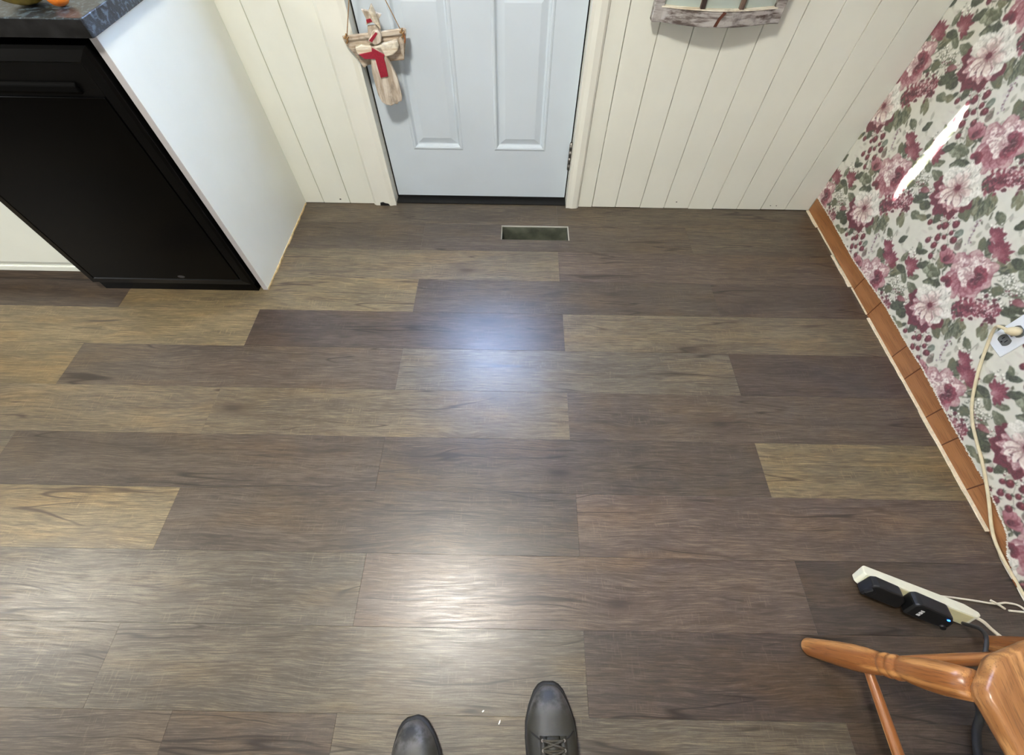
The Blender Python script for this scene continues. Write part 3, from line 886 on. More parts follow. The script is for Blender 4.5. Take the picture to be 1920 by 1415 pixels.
# cream filler strip along the floor edge, in broken lengths
def filler(y0, y1, w, seed):
    r_ = random.Random(seed); n = max(3, int((y1 - y0) / .02))
    a = [(XR - w * (1 + r_.uniform(-.12, .12)), y0 + (y1 - y0) * k / n) for k in range(n + 1)]
    c = [(XR - .0003, y1), (XR - .0003, y0)]
    m = MB(); m.prism([(p[0], p[1]) for p in a] + c, 'Z', -.002, .0045); m.build('filler_strip', M['cream'], base_r)
filler(1.665, 1.785, .012, 1); filler(1.40, 1.66, .004, 5); filler(1.285, 1.475, .013, 2); filler(1.135, 1.28, .0035, 6); filler(.70, 1.115, .009, 3); filler(.30, .70, .011, 4)

# ------------------------------------------------------------------ kitchen run on the left
PX1, PX0 = -1.014, -1.034
PY0 = 1.216
m = MB(); m.box((PX0, PY0 + .0006, 0.0), (PX1, YW - .001, .862))
pan = tag(m.build('cabinet_end_panel', M['cab_white'], bevel=.0008, bseg=1), 'tall white laminate panel closing the end of the kitchen counter', 'panel')
m = MB(); m.box((PX0 + .0003, PY0 - .0004, 0.0005), (PX1 - .0003, PY0 + .0006, .861)); m.build('front_edge', M['cab_edge'], pan)
r_ = random.Random(4)
m = MB(); n = 30
m.prism([(PX1 + .0035 + r_.uniform(-.0025, .003), PY0 + (YW - .01 - PY0) * k / n) for k in range(n + 1)] + [(PX1, YW - .01), (PX1, PY0)], 'Z', -.001, .006)
m.build('caulk_bead', M['tan_caulk'], pan)

# dishwasher
DWX0, DWX1, DWY = -1.690, -1.038, 1.190
dw = empty('dishwasher', ((DWX0 + DWX1) / 2, 1.45, 0)); tag(dw, 'black built in dishwasher between white cabinet and end panel', 'dishwasher')
inv = (-(DWX0 + DWX1) / 2, -1.45, 0)
def dwp(m, name, mat, **k):
    return m.build(name, mat, dw, loc=inv, **k)
m = MB(); m.box((DWX0 + .012, DWY + .06, .0), (DWX1 - .012, YW - .03, .845)); dwp(m, 'tub_body', M['black'])
m = MB()   # door with a bevelled rim, flat centre
rings = []
x0, x1, z0, z1 = DWX0, DWX1 - .006, .045, .845
for ins, d in ((0, .06), (0, .012), (.006, .004), (.030, 0.0), (.034, .004)):
    rings.append([(x0 + ins, DWY + d, z0 + ins), (x1 - ins, DWY + d, z0 + ins), (x1 - ins, DWY + d, z1 - ins), (x0 + ins, DWY + d, z1 - ins)])
m.loft(rings, caps=False, smooth=False); m.add(rings[-1], [(0, 1, 2, 3)])
dwp(m, 'door', M['black_trim'])
m = MB(); m.box((x0 + .036, DWY - .001, z0 + .036), (x1 - .036, DWY + .005, .735)); dwp(m, 'front_panel', M['black'], bevel=.002)
m = MB(); m.prism([(DWY - .001, .742), (DWY - .006, .750), (DWY - .006, .764), (DWY - .001, .770), (DWY + .005, .770), (DWY + .005, .742)], 'X', x0 + .036, x1 - .085)
dwp(m, 'handle_rail', simple('matte_black', (4, 4, 4), 0.6, spec=0.05), bevel=.003)
m = MB(); m.box((DWX0 + .01, DWY + .02, .0), (DWX1 - .012, DWY + .05, .046)); dwp(m, 'toe_plate', M['black'])
m = MB(); m.prism([(-1.30 + .014 * math.cos(a), .094 + .006 * math.sin(a)) for a in [k * math.pi / 6 for k in range(12)]], 'Y', DWY - .002, DWY)
dwp(m, 'badge', simple('badge_grey', (70, 70, 72), 0.4, 0.5))

# white base cabinet at the far left
CX1, CX0, CY = -1.698, -2.30, 1.220
cab = empty('base_cabinet', ((CX0 + CX1) / 2, 1.5, 0)); tag(cab, 'white base cabinet left of the black dishwasher', 'cabinet')
inv = (-(CX0 + CX1) / 2, -1.5, 0)
m = MB(); m.box((CX0, CY + .018, .082), (CX1, YW - .002, .862)); m.build('carcass', M['cab_white'], cab, loc=inv)
m = MB(); m.box((CX0, CY, .082), (CX1, CY + .018, .104)); m.build('bottom_rail', M['cab_white'], cab, loc=inv, bevel=.0012)
m = MB(); m.box((CX0, CY + .006, .104), (CX1, CY + .018, .126)); m.build('face_frame', M['cab_white'], cab, loc=inv)
m = MB(); m.box((CX0 + .003, CY - .003, .129), (CX1 - .003, CY + .016, .70)); m.build('door', M['cab_white'], cab, loc=inv, bevel=.002)
dr = MB(); dr.box((CX0 + .003, CY - .003, .706), (CX1 - .003, CY + .016, .85)); dr.build('drawer', M['cab_white'], cab, loc=inv, bevel=.002)
m = MB(); m.box((CX0, CY + .040, .0), (CX1, CY + .055, .083)); m.build('toe_board', M['brown_toe'], cab, loc=inv)

# countertop
m = MB(); m.prism([(-2.32, 1.192), (-1.004, 1.192), (-1.001, 1.195), (-1.001, YW - .001), (-2.32, YW - .001)], 'Z', .8625, .901)
ct = tag(m.build('countertop', M['counter'], bevel=.003), 'dark speckled laminate countertop over the dishwasher', 'countertop')

m = MB(); m.box((-2.318, 1.1905, .8635), (-1.0035, 1.1925, .898)); m.build('front_edge', simple('black_slate_edge', (22, 22, 23), 0.4, spec=0.3, noise=0.55, nscale=30), ct)

# gourds on the counter
def gourd_shape(r_, sq, ribs, depth, seg=48, rows_=18):
    rings = []
    for i in range(rows_ + 1):
        t_ = math.pi * i / rows_
        rr = r_ * math.sin(t_) + 1e-4; z = -r_ * sq * math.cos(t_)
        rings.append([((rr * (1 - depth * (0.5 + 0.5 * math.cos(ribs * 2 * math.pi * k / seg)))) * math.cos(2 * math.pi * k / seg), (rr * (1 - depth * (0.5 + 0.5 * math.cos(ribs * 2 * math.pi * k / seg)))) * math.sin(2 * math.pi * k / seg), z) for k in range(seg)])
    return rings
g1 = empty('gourd', (-1.165, 1.275, .901)); tag(g1, 'mottled olive yellow gourd on the dark countertop edge', 'gourd')
m = MB(); m.loft(gourd_shape(.062, .72, 10, .10)); m.build('gourd_body', M['gourd'], g1, loc=(0, 0, .0445))
m = MB(); m.tube([(0, 0, .08), (.004, 0, .1), (.012, .003, .118)], [.009, .006, .006], 8); m.build('gourd_stem', M['stem'], g1)
g2 = empty('small_pumpkin', (-1.082, 1.262, .901)); tag(g2, 'small bright orange gourd beside the olive one', 'gourd')
m = MB(); m.loft(gourd_shape(.024, .86, 8, .07, 32, 12)); m.build('gourd_body', M['orange'], g2, loc=(0, 0, .0206))
m = MB(); m.tube([(0, 0, .038), (.002, 0, .047), (.006, 0, .054)], [.004, .003, .003], 8); m.build('gourd_stem', M['stem'], g2)

# ------------------------------------------------------------------ vent opening
vent = empty('floor_vent', ((VX0 + VX1) / 2, (VY0 + VY1) / 2, 0)); tag(vent, 'open rectangular floor duct without its grille before the white door', 'vent')
vx, vy = (VX1 - VX0) / 2, (VY1 - VY0) / 2
for nm, lo, hi in (('duct_wall', (-vx, vy - .0012, -.17), (vx, vy - .0002, -.004)), ('duct_wall', (-vx, -vy + .0002, -.17), (vx, -vy + .0012, -.004)), ('duct_wall', (-vx + .0002, -vy, -.17), (-vx + .0012, vy, -.004)), ('duct_wall', (vx - .0012, -vy, -.17), (vx - .0002, vy, -.004)), ('duct_floor', (-vx, -vy, -.172), (vx, vy, -.17))):
    m = MB(); m.box(lo, hi); m.build(nm, M['duct'], vent)
m = MB()
m.box((-vx - .003, vy - .001, -.004), (vx + .003, vy + .003, .0012)); m.box((vx - .001, -vy - .001, -.004), (vx + .003, vy + .001, .0012)); m.box((-vx - .002, -vy, -.004), (-vx + .001, vy, .0008))
m.build('rim', M['duct_edge'], vent)

# ------------------------------------------------------------------ outlet and cords on the papered wall
OY, OZ = .755, .352
out = empty('wall_outlet', (XR - .0012, OY, OZ)); tag(out, 'white duplex outlet plate with grey sockets on the floral wallpaper', 'outlet')
m = MB(); m.prism([(-.0345, -.057), (.0345, -.057), (.0345, .057), (-.0345, .057)], 'X', -.0055, -.0006)
m.build('cover_plate', M['plate'], out, bevel=.003, bseg=3)
for z in (-.0195, .0195):
    ol = [(.017 * math.cos(a), max(-.0125, min(.0125, .017 * math.sin(a))) + z) for a in [k * math.pi / 12 for k in range(24)]]
    m = MB(); m.prism(ol, 'X', -.0085, -.005); rc = m.build('socket', M['receptacle'], out)
    for dy, hh in ((.006, .004), (-.006, .0048)):
        m = MB(); m.box((-.0088, dy - .0013, z + .002 - hh), (-.0082, dy + .0013, z + .002 + hh)); m.build('slot', M['slot'], rc)
    m = MB(); m.prism([(.0024 * math.cos(a), z - .0075 + .0024 * math.sin(a)) for a in [k * math.pi / 4 for k in range(8)]], 'X', -.0088, -.0082); m.build('slot', M['slot'], rc)
m = MB(); m.prism([(.0028 * math.cos(a), .0028 * math.sin(a)) for a in [k * math.pi / 5 for k in range(10)]], 'X', -.0068, -.005); m.build('screw', M['steel'], out)

def V(*a): return tuple(a)
cord = empty('extension_cord', (XR - .03, .60, 0)); tag(cord, 'cream power cord hanging from the wall outlet down to the floor', 'cord')
cinv = (-(XR - .03), -.60, 0)
xw = XR - .008
pth = [(XR - .035, .757, .372), (XR - .040, .775, .366), (XR - .030, .788, .350), (XR - .016, .785, .320), (xw, .768, .288), (xw, .722, .235), (xw, .680, .195), (xw, .643, .164), (xw, .596, .136), (xw, .540, .116), (xw, .470, .094), (xw, .386, .060), (xw - .002, .311, .026), (xw - .004, .270, .014), (xw - .004, .225, .009), (xw - .002, .185, .007), (xw, .12, .006), (xw, .02, .006), (xw, -.25, .006)]
m = MB(); m.tube(smooth_path(pth), .0042, 10); m.build('cable', M['cord_cream'], cord, loc=cinv)
m = MB(); m.tube([(XR - .010, .755, .3715), (XR - .018, .755, .3715), (XR - .026, .756, .3715), (XR - .036, .757, .3715), (XR - .042, .758, .372)], [.012, .0135, .012, .009, .005], 14)
m.build('plug', M['cord_cream'], cord, loc=cinv)

thin = empty('thin_wire', (XR - .02, .15, 0)); tag(thin, 'thin white wire with rusty kink along the wall at the floor', 'wire')
tinv = (-(XR - .02), -.15, 0)
m = MB(); m.tube(smooth_path([(XR - .007, .245, .004), (XR - .010, .225, .003), (XR - .011, .195, .003), (XR - .011, .172, .004)]), .0028, 8); m.build('wire', M['cord_white'], thin, loc=tinv)
m = MB(); m.tube(smooth_path([(XR - .011, .173, .004), (XR - .012, .162, .005), (XR - .010, .15, .004)]), .0026, 8); m.build('rusty_kink', M['rust'], thin, loc=tinv)
m = MB(); m.tube(smooth_path([(XR - .010, .151, .004), (XR - .010, .13, .003), (XR - .009, .08, .003), (XR - .008, -.1, .003)]), .0028, 8); m.build('wire', M['cord_white'], thin, loc=tinv)

# ------------------------------------------------------------------ power strip lying on its edge
ps = empty('power_strip', (.957, .180, 0.001), math.atan2(-.098, .272) - R(2.0))
ps.rotation_euler[0] = R(-24); tag(ps, 'white power strip with black adapters on the floor by the chair', 'power strip')
L = .278; Hh = .046; Dp = .030
ol = [(.006, 0), (L - .03, 0), (L, -.010), (L, -.020), (L - .012, -Dp), (.006, -Dp), (0, -Dp + .006), (0, -.006)]
m = MB(); m.prism(ol, 'Z', 0.0005, Hh); m.build('housing', M['strip_white'], ps, bevel=.0025)
m = MB(); m.box((.010, -Dp - .0012, .004), (L - .018, -Dp + .002, Hh - .004)); m.build('socket_face', M['strip_yellow'], ps, bevel=.001)
a1 = MB(); a1.prism([(.004, .002), (.092, .002), (.096, .010), (.094, .034), (.080, .050), (.022, .054), (.010, .048)], 'Y', -Dp - .034, -Dp - .001)
p1 = a1.build('flat_adapter', M['plug_black'], ps, bevel=.004)
m = MB(); m.prism([(.002, .020), (.020, .016), (.024, .034), (.012, .040)], 'Y', -Dp - .042, -Dp - .030); m.build('adapter_tab', M['plug_black'], p1, bevel=.002)
a2 = MB(); a2.prism([(.104, .003), (.196, .003), (.204, .012), (.202, .034), (.190, .052), (.116, .056), (.106, .048)], 'Y', -Dp - .042, -Dp - .001)
p2 = a2.build('charger_block', M['plug_black'], ps, bevel=.005)
# small white lettering on the charger
fy = -Dp - .0424
m = MB()
lx, lz = .126, .016
for k in range(5):
    z0 = lz + k * .0046
    if k % 2 == 0:
        m.box((lx, fy - .0004, z0), (lx + .008, fy + .0008, z0 + .0011)); m.box((lx, fy - .0004, z0), (lx + .0012, fy + .0008, z0 + .0034)); m.box((lx, fy - .0004, z0 + .0024), (lx + .008, fy + .0008, z0 + .0034))
    else:
        m.box((lx, fy - .0004, z0), (lx + .008, fy + .0008, z0 + .0012)); m.box((lx + .0034, fy - .0004, z0), (lx + .0046, fy + .0008, z0 + .0034))
m.build('lettering', M['print_white'], p2)
m = MB(); m.prism([(.186 + .0035 * math.cos(a), .040 + .0025 * math.sin(a)) for a in [k * math.pi / 5 for k in range(10)]], 'Y', fy - .0006, fy + .001); m.build('status_light', M['led'], p2)
m = MB(); m.tube([(.190, fy - .006, .012), (.190, fy + .01, .012)], [.006, .0075], 12); m.build('side_plug', M['plug_black'], p2)
m = MB(); m.tube(smooth_path([(L - .004, -.015, .030), (L + .02, -.016, .026), (L + .05, -.018, .012), (L + .08, -.03, .006), (L + .14, -.06, .005), (L + .14, -.16, .005)]), .0042, 10); m.build('lead', M['cord_white'], ps)

wc = empty('charging_cable', (1.28, .11, 0)); tag(wc, 'thin white cable with a small tie running behind the power strip', 'cable')
winv = (-1.28, -.11, 0)
m = MB(); m.tube(smooth_path([(1.12, .128, .004), (1.175, .126, .004), (1.25, .118, .004), (1.311, .110, .005), (1.35, .112, .005), (1.385, .100, .004), (1.395, .05, .004), (1.39, -.1, .004)]), .0026, 8); m.build('cable', M['cord_white'], wc, loc=winv)
m = MB(); m.tube(smooth_path([(1.306, .118, .006), (1.318, .108, .009), (1.334, .098, .005)]), [.003] * 17, 8); m.build('tie', M['cord_white'], wc, loc=winv)
m = MB(); m.tube(smooth_path([(1.345, .094, .003), (1.37, .092, .003), (1.395, .090, .003)]), .0026, 8); m.build('loose_end', M['cord_white'], wc, loc=winv)

# ------------------------------------------------------------------ oak chair in the lower right corner
CH = (1.01, -.20, 0)
chair = empty('dining_chair', CH); tag(chair, 'golden oak chair with turned legs and plank seat at the right edge', 'chair')
def cw(q): return (q[0] - CH[0], q[1] - CH[1], q[2] - CH[2])
SEAT_Z = .40
def turned_leg(foot, top, long_foot=False):
    f, tp = Vector(foot), Vector(top)
    Lg = (tp - f).length
    prof = [(0, 0), (.012, 0), (.0175, .006), (.0205, .02), (.0215, .06), (.0235, .15), (.0262, .28), (.0268, .38), (.0255, .46), (.0225, .53), (.0195, .555),
            (.0195, .562), (.0225, .572), (.0235, .59), (.0222, .605), (.0200, .612), (.0225, .620), (.0235, .640), (.0222, .655), (.0198, .664), (.0200, .675), (.0225, .70), (.0250, .74), (.0272, .80), (.0280, .86), (.0272, .92), (.0250, 1.0)]
    H0 = .40
    pr = [(r_, (z if i < 2 else z) * 1.0 * Lg) for i, (r_, z) in enumerate(prof)]
    pr = [(r_, z) for r_, z in pr]
    m = MB(); m.lathe(pr, 24)
    q = (tp - f).to_track_quat('Z', 'X').to_euler()
    return m.build('leg', M['oak'], chair, loc=cw(foot), rot=q)
L1f, L1t = (.772, .004, 0), (.802, -.050, SEAT_Z)
L2f, L2t = (1.252, .016, 0), (1.20, -.022, SEAT_Z)
L3f, L3t = (.772, -.43, 0), (.802, -.375, SEAT_Z)
L4f, L4t = (1.235, -.43, 0), (1.19, -.375, SEAT_Z)
for f, tp in ((L1f, L1t), (L2f, L2t), (L3f, L3t), (L4f, L4t)):
    turned_leg(f, tp)
def on(f, tp, k): return Vector(f) * (1 - k) + Vector(tp) * k
def stretcher(a, b_, r0, r1):
    d = b_ - a
    m = MB(); n = 12
    m.lathe([(0, 0)] + [(r0 + (r1 - r0) * math.sin(math.pi * k / n), d.length * k / n) for k in range(n + 1)] + [(0, d.length)], 16)
    m.build('stretcher', M['oak'], chair, loc=cw(a), rot=d.to_track_quat('Z', 'X').to_euler())
stretcher(on(L1f, L1t, .44), on(L3f, L3t, .44), .0085, .011)
stretcher(on(L2f, L2t, .40), on(L4f, L4t, .40), .0085, .011)
stretcher(on(L1f, L1t, .50), on(L2f, L2t, .56), .0085, .0125)
stretcher(on(L3f, L3t, .55), on(L4f, L4t, .55), .0085, .0125)
# seat: thick plank with cut corners and dished top
so = [(.782, -.062), (.787, -.050), (.826, -.012), (.84, -.004), (.91, .018), (1.01, .024), (1.12, .018), (1.20, -.004), (1.240, -.05), (1.245, -.15), (1.235, -.30), (1.21, -.40), (1.16, -.43), (.86, -.43), (.82, -.40), (.80, -.30), (.797, -.16), (.786, -.085)]
cs = Vector((1.0, -.2))
rings = []
for s, z in ((.955, SEAT_Z - .006), (.99, SEAT_Z + .004), (1.0, SEAT_Z + .016), (.995, SEAT_Z + .028), (.975, SEAT_Z + .036), (.90, SEAT_Z + .034), (.70, SEAT_Z + .028), (.35, SEAT_Z + .025), (.02, SEAT_Z + .025)):
    rings.append([cw((cs.x + (x - cs.x) * s, cs.y + (y - cs.y) * s, z)) for x, y in so])
m = MB(); m.loft(rings, True); m.build('seat', M['oak_seat'], chair)
# back: two posts, spindles and crest rail on the side away from the wall boards
for x in (.86, 1.16):
    m = MB(); d = Vector((0, -.10, .50)); m.lathe([(0, 0), (.013, 0), (.017, .1), (.015, .25), (.017, .4), (.013, d.length), (0, d.length)], 16)
    m.build('back_post', M['oak'], chair, loc=cw((x, -.40, SEAT_Z + .03)), rot=d.to_track_quat('Z', 'X').to_euler())
for k in range(5):
    x = .91 + k * .05; d = Vector((0, -.095, .46)); m = MB(); m.lathe([(0, 0), (.006, 0), (.009, .2), (.006, d.length), (0, d.length)], 12)
    m.build('spindle', M['oak'], chair, loc=cw((x, -.40, SEAT_Z + .03)), rot=d.to_track_quat('Z', 'X').to_euler())
m = MB(); m.prism([(.83 - CH[0], .86), (.88 - CH[0], .93), (1.01 - CH[0], .955), (1.14 - CH[0], .93), (1.19 - CH[0], .86), (1.01 - CH[0], .865)], 'Y', -.515 - CH[1], -.492 - CH[1]); m.build('crest_rail', M['oak_seat'], chair, bevel=.005)

bc = tag(MB().tube(smooth_path([(1.165, .060, .045), (1.15, .045, .10), (1.120, .02, .13), (1.095, -.03, .115), (1.10, -.075, .07), (1.118, -.125, .03), (1.105, -.16, .012), (1.085, -.21, .009), (1.06, -.30, .009), (1.0, -.5, .009)]), [.0045] * 30 + [.0085] * 43, 10).build('black_cable', M['cord_dark']), 'dark grey cable trailing from the adapter under the oak chair', 'cable')

# ------------------------------------------------------------------ boots at the lower edge
def boot(name, toe, rz, label, mirror=1, w=1.0):
    t = empty(name, (toe[0], toe[1], 0), rz); tag(t, label, 'boot', 'pair of boots at the lower edge')
    #  y from toe 0 back to heel -.30 : half width, centre offset, top height
    S_ = [(-.000, .009, 0, .030, .022), (-.006, .022, 0, .040, .014), (-.018, .033, 0, .050, .012), (-.040, .046, 0, .058, .012), (-.070, .0555, .001, .065, .012), (-.100, .0575, .002, .074, .012), (-.130, .0565, .003, .086, .012), (-.160, .052, .004, .100, .012), (-.190, .046, .003, .112, .012), (-.230, .041, .001, .118, .012), (-.265, .039, 0, .116, .012), (-.290, .031, 0, .108, .012), (-.303, .016, 0, .095, .014)]
    rings = []
    seg = 28
    for y, hw, cx, top, bot in S_:
        ring = []
        for k in range(seg):
            a = 2 * math.pi * k / seg
            c, s = math.cos(a), math.sin(a)
            e = 0.72
            px = hw * w * (abs(c) ** e) * (1 if c >= 0 else -1)
            mid = bot + (top - bot) * .36
            pz = mid + ((top - mid) if s >= 0 else (mid - bot)) * (abs(s) ** (0.9 if s >= 0 else .5)) * (1 if s >= 0 else -1)
            ring.append((cx * mirror + px, y, pz))
        rings.append(ring)
    m = MB(); m.loft(rings, True)
    # shaft
    sh = []
    for z, rx, ry, cy in ((.07, .040, .060, -.235), (.11, .042, .062, -.232), (.15, .044, .060, -.238), (.20, .047, .060, -.245), (.205, .044, .057, -.245), (.19, .040, .052, -.245)):
        sh.append([(rx * math.cos(2 * math.pi * k / seg), cy + ry * math.sin(2 * math.pi * k / seg), z) for k in range(seg)])
    m.loft(sh, False)
    up = m.build('upper', M['boot'], t, subsurf=1)
    # sole with welt
    rings = []
    for z, ex in ((.0, -.002), (.004, .002), (.013, .0035), (.018, .002), (.020, -.003)):
        ring = []
        left = [(y, -hw * w - ex + cx * mirror) for y, hw, cx, tp, bt in S_]; right = [(y, hw * w + ex + cx * mirror) for y, hw, cx, tp, bt in S_]
        for y, x in right: ring.append((x, y + (ex + .003 if y > -.03 else 0), z))
        for y, x in reversed(left): ring.append((x, y + (ex + .003 if y > -.03 else 0), z))
        rings.append(ring)
    m = MB(); m.loft(rings, True); m.build('sole', M['sole'], t)
    # stitched toe-cap seam, tongue, eyelet facings, laces
    def surf(y, fx):
        ys = [q[0] for q in S_]
        i = max(k for k in range(len(S_)) if S_[k][0] >= y) if y < 0 else 0
        i = min(i, len(S_) - 2)
        f = (S_[i][0] - y) / (S_[i][0] - S_[i + 1][0])
        hw, cx, top, bot = [S_[i][k] * (1 - f) + S_[i + 1][k] * f for k in (1, 2, 3, 4)]
        mid = bot + (top - bot) * .36
        c = min(.999, abs(fx)) ** (1 / .72); s = math.sqrt(max(0, 1 - c * c))
        return Vector((cx * mirror + fx * hw * w, y, mid + (top - mid) * s ** .9))
    pts = [surf(-.084 - .018 * (1 - (k / 6.0) ** 2), k / 6.0 * .86) for k in range(-6, 7)]
    m = MB(); m.tube([p + Vector((0, 0, .0006)) for p in pts], .0016, 6); m.build('vamp_seam', M['sole'], t)
    m = MB()
    rr = []
    for y in (-.090, -.105, -.125, -.155, -.185, -.205):
        c = surf(y, 0)
        rr.append([(c.x + x, y, c.z + .0015 + h) for x, h in ((-.017, -.004), (-.012, .003), (0, .0045), (.012, .003), (.017, -.004), (.0, -.006))])
    m.loft(rr, True); m.build('tongue', M['boot'], t)
    for s in (-1, 1):
        m = MB(); rr = []
        for k in range(7):
            y = -.090 - k * .016
            a = surf(y, s * .28); b_ = surf(y, s * .52)
            rr.append([a + Vector((0, 0, .001)), a + Vector((0, 0, .0045)), b_ + Vector((0, 0, .0040)), b_ + Vector((0, 0, -.001))])
        m.loft(rr, True); m.build('eyelet_facing', M['boot'], t)
    m = MB()
    for k in range(6):
        y = -.097 - k * .016
        for s in (-1, 1):
            a = surf(y, s * .40) + Vector((0, 0, .005)); b_ = surf(y - .013, -s * .40) + Vector((0, 0, .005)); c = surf(y - .006, 0) + Vector((0, 0, .0095))
            m.tube(smooth_path([a, c, b_], 5), .0024, 6)
        m.tube(smooth_path([surf(y, -.42) + Vector((0, 0, .004)), surf(y, 0) + Vector((0, 0, .009)), surf(y, .42) + Vector((0, 0, .004))], 5), .0024, 6)
    m.build('laces', M['lace'], t)
    for k in range(6):
        for s in (-1, 1):
            c = surf(-.097 - k * .016, s * .42) + Vector((0, 0, .0042)); m = MB(); m.tube([c, c + Vector((0, 0, .002))], .0032, 8); m.build('eyelet', M['steel'], t)
    return t
boot('work_boot', (.099, -.084), R(1.0), 'dark scuffed leather work boot further forward with visible laces', 1)
boot('work_boot', (-.222, -.156), R(13.0), 'dark scuffed leather work boot set further back, toe turned outward', -1)

# paint chips lying on the floor
for (x, y, a, l, lab) in ((-.018, -.160, 65, .010, 'longer white paint chip on the floor between the boots'), (-.058, -.140, 35, .006, 'smaller white paint chip on the floor between the boots')):
    m = MB(); m.prism([(-l / 2, -.0012), (l * .1, -.0018), (l / 2, 0), (l * .1, .0014), (-l / 2, .001)], 'Z', 0.0002, .0012)
    tag(m.build('paint_chip', M['chip'], loc=(x, y, 0), rot=(0, 0, R(a))), lab, 'chip')

# ------------------------------------------------------------------ hanging angel ornament
ang = empty('angel_ornament', (-.49, 1.768, .613), R(9)); tag(ang, 'bleached driftwood angel with red scarf hanging beside the door', 'ornament')
ai = (.49, -1.75, -.62)
def ap(name, ol, y0, y1, mat, **k):
    m = MB(); m.prism(ol, 'Y', y0, y1); return m.build(name, mat, ang, loc=ai, **k)
ap('back_plank', [(-.608, .682), (-.523, .686), (-.387, .697), (-.393, .672), (-.412, .608), (-.457, .607), (-.542, .599), (-.561, .591), (-.582, .635), (-.601, .662)], 1.750, 1.768, M['drift_x'], bevel=.003)
ap('top_batten', [(-.606, .690), (-.52, .695), (-.39, .704), (-.389, .688), (-.52, .680), (-.603, .676)], 1.742, 1.752, M['drift_x'], bevel=.003)
ap('wing', [(-.57, .662), (-.545, .668), (-.517, .664), (-.505, .65), (-.52, .640), (-.545, .636), (-.568, .640)], 1.728, 1.750, M['white_bark'], bevel=.004)
ap('wing', [(-.507, .662), (-.477, .667), (-.424, .675), (-.418, .660), (-.428, .645), (-.448, .633), (-.472, .628), (-.49, .640)], 1.728, 1.750, M['white_bark'], bevel=.004)
ap('side_slat', [(-.421, .676), (-.404, .680), (-.401, .66), (-.412, .611), (-.420, .642)], 1.744, 1.752, M['drift'], bevel=.002)
ap('body', [(-.517, .662), (-.480, .660), (-.462, .607), (-.447, .562), (-.443, .499), (-.447, .483), (-.460, .481), (-.466, .473), (-.476, .475), (-.490, .469), (-.508, .473), (-.522, .484), (-.530, .508), (-.533, .581), (-.526, .625)], 1.728, 1.752, M['drift'], bevel=.003, bseg=2)
ap('scarf', [(-.561, .642), (-.516, .648), (-.513, .659), (-.475, .637), (-.480, .630), (-.478, .611), (-.478, .571), (-.506, .568), (-.510, .627), (-.546, .628)], 1.7225, 1.730, M['red_paint'], bevel=.001)
ap('head_backing', [(-.513, .716), (-.47, .717), (-.475, .690), (-.519, .688)], 1.742, 1.750, M['drift'], bevel=.002)
hd = ap('head', [(-.521, .678), (-.496, .706), (-.480, .709), (-.472, .694), (-.477, .674), (-.486, .670), (-.499, .667)], 1.722, 1.742, M['drift'], bevel=.004)
def ap2(name, ol, y0, y1, mat, par):
    m = MB(); m.prism(ol, 'Y', y0, y1); return m.build(name, mat, par)
ap2('face_patch', [(-.516, .682), (-.488, .704), (-.483, .700), (-.508, .676)], 1.7208, 1.7225, M['red_paint'], hd)
st = ap('star', [(-.521, .762), (-.498, .757), (-.485, .775), (-.475, .751), (-.458, .746), (-.470, .735), (-.470, .709), (-.492, .726), (-.517, .720), (-.511, .736)], 1.734, 1.746, M['drift'], bevel=.002)
ap2('star_patch', [(-.512, .735), (-.497, .738), (-.493, .729), (-.511, .726)], 1.7325, 1.7345, M['red_paint'], st)
ap2('star_ray', [(-.497, .757), (-.485, .776), (-.478, .757), (-.474, .733), (-.470, .709), (-.482, .722), (-.490, .738)], 1.729, 1.735, M['white_bark'], st)
m = MB(); m.tube([(-.593, 1.745, .682), (-.589, 1.744, .69), (-.551, 1.752, .790), (-.502, 1.765, .945)], .0016, 6); m.build('twine', M['twine'], ang, loc=ai)
m = MB(); m.tube([(-.404, 1.745, .698), (-.409, 1.744, .708), (-.443, 1.752, .790), (-.502, 1.765, .945)], .0016, 6); m.build('twine', M['twine'], ang, loc=ai)
for x, z in ((-.592, .684), (-.402, .692)):
    m = MB(); m.tube(smooth_path([(x - .004, 1.742, z - .014), (x + .002, 1.738, z - .004), (x - .002, 1.738, z + .004), (x + .003, 1.741, z + .014)]), .0026, 6)
    m.tube(smooth_path([(x - .008, 1.740, z + .004), (x, 1.737, z + .001), (x + .008, 1.740, z + .005)]), .0024, 6)
    m.build('knot', M['twine'], ang, loc=ai)
m = MB(); m.tube(smooth_path([(-.398, 1.741, .690), (-.396, 1.738, .676), (-.399, 1.739, .664)]), .003, 6); m.build('rusty_twist', M['rust'], ang, loc=ai)

# ------------------------------------------------------------------ bowed window-frame ornament
fr = empty('window_frame_ornament', (.646, YW - .02, .735)); tag(fr, 'whitewashed grey bowed window frame ornament hanging on white boards', 'frame')
FW, FH = .194, .56
def bow(x): return -.014 - .034 * math.cos(min(1, abs(x) / FW) * math.pi / 2)
def rail(z0, z1, d0, d1, mat, name, xa=-FW, xb=FW, n=14, sag=0.0, **k):
    rings = []
    for i in range(n + 1):
        x = xa + (xb - xa) * i / n
        y = bow(x); e = sag * math.cos(x / FW * math.pi / 2)
        rings.append([(x, y - d0, z0 - e), (x, y + d1, z0 - e), (x, y + d1, z1 - e * .4), (x, y - d0, z1 - e * .4)])
    m = MB(); m.loft(rings, True, smooth=False)
    return m.build(name, mat, fr, **k)
br = rail(0.0, .040, .010, .014, M['frame_wood'], 'bottom_rail', bevel=.003, sag=.004)
rail(FH - .04, FH, .010, .014, M['frame_wood'], 'top_rail', bevel=.003)
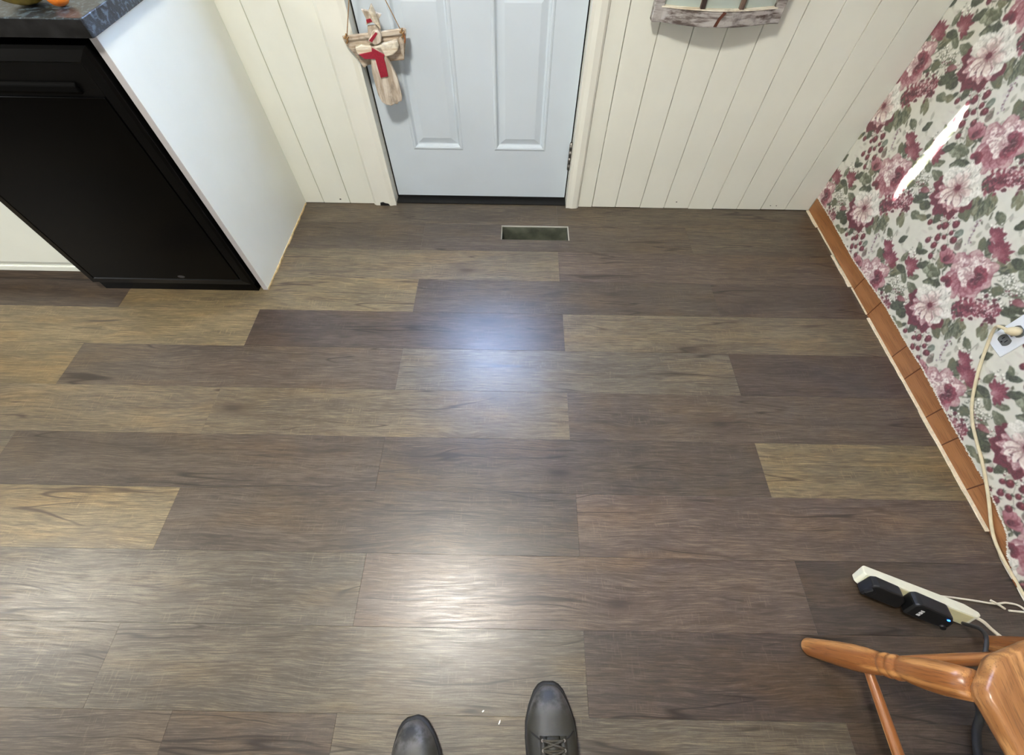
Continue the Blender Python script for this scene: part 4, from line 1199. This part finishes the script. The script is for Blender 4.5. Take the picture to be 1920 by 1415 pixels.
rail(.0395, .043, .012, .006, M['white_bark'], 'glazing_bead')
m = MB(); m.prism([(-.012, .0), (-.002, .0), (.004, .020), (.016, .036), (.006, .038), (-.006, .02)], 'Y', bow(0) - .0115, bow(0) - .008); m.build('split', M['frame_break'], br)
for s in (-1, 1):
    m = MB(); m.box((s * FW - .016, bow(FW) - .014, .0), (s * FW + .016, bow(FW) + .016, FH)); m.build('stile', M['frame_wood'], fr, bevel=.003)
for x in (-.062, .062):
    m = MB(); m.box((x - .007, bow(x) - .010, .04), (x + .007, bow(x) + .006, FH - .04)); m.build('muntin', M['frame_dark'], fr, bevel=.002)
for z in (.20, .36):
    rail(z - .007, z + .007, .008, .006, M['frame_dark'], 'crossbar', bevel=.002)
for x0, x1 in ((-.18, -.069), (-.055, .055), (.069, .18)):
    rings = []
    for i in range(7):
        x = x0 + (x1 - x0) * i / 6; y = bow(x) + .004
        rings.append([(x, y, .043), (x, y + .002, .043), (x, y + .002, FH - .04), (x, y, FH - .04)])
    m = MB(); m.loft(rings, True, smooth=False); m.build('pane', M['glass_pane'], fr)

# ------------------------------------------------------------------ ceiling lights
def ceiling_light(x, y, power, label, r_=.15):
    t = empty('ceiling_light', (x, y, ZC)); tag(t, label, 'ceiling light', 'ceiling lights')
    m = MB(); m.lathe([(0, -.0005), (r_ + .02, -.0005), (r_ + .02, -.025), (r_ - .01, -.03), (0, -.03)], 32); m.build('rim', M['steel'], t)
    m = MB(); m.lathe([(r_ - .01, -.031), (r_ - .015, -.05), (r_ * .7, -.075), (r_ * .3, -.087), (0.001, -.09)], 32); m.build('diffuser', M['lamp_glass'], t)
    d = bpy.data.lights.new('bulb', 'AREA'); d.shape = 'DISK'; d.size = r_ * 2; d.energy = power; d.color = (1.0, 0.965, 0.89)
    o = bpy.data.objects.new('bulb', d); COL.objects.link(o); o.parent = t; o.location = (0, 0, -.095)
ceiling_light(-.42, .28, 36, 'round frosted ceiling light above the photographer')
ceiling_light(-3.3, .25, 23, 'round frosted ceiling light over the kitchen side')
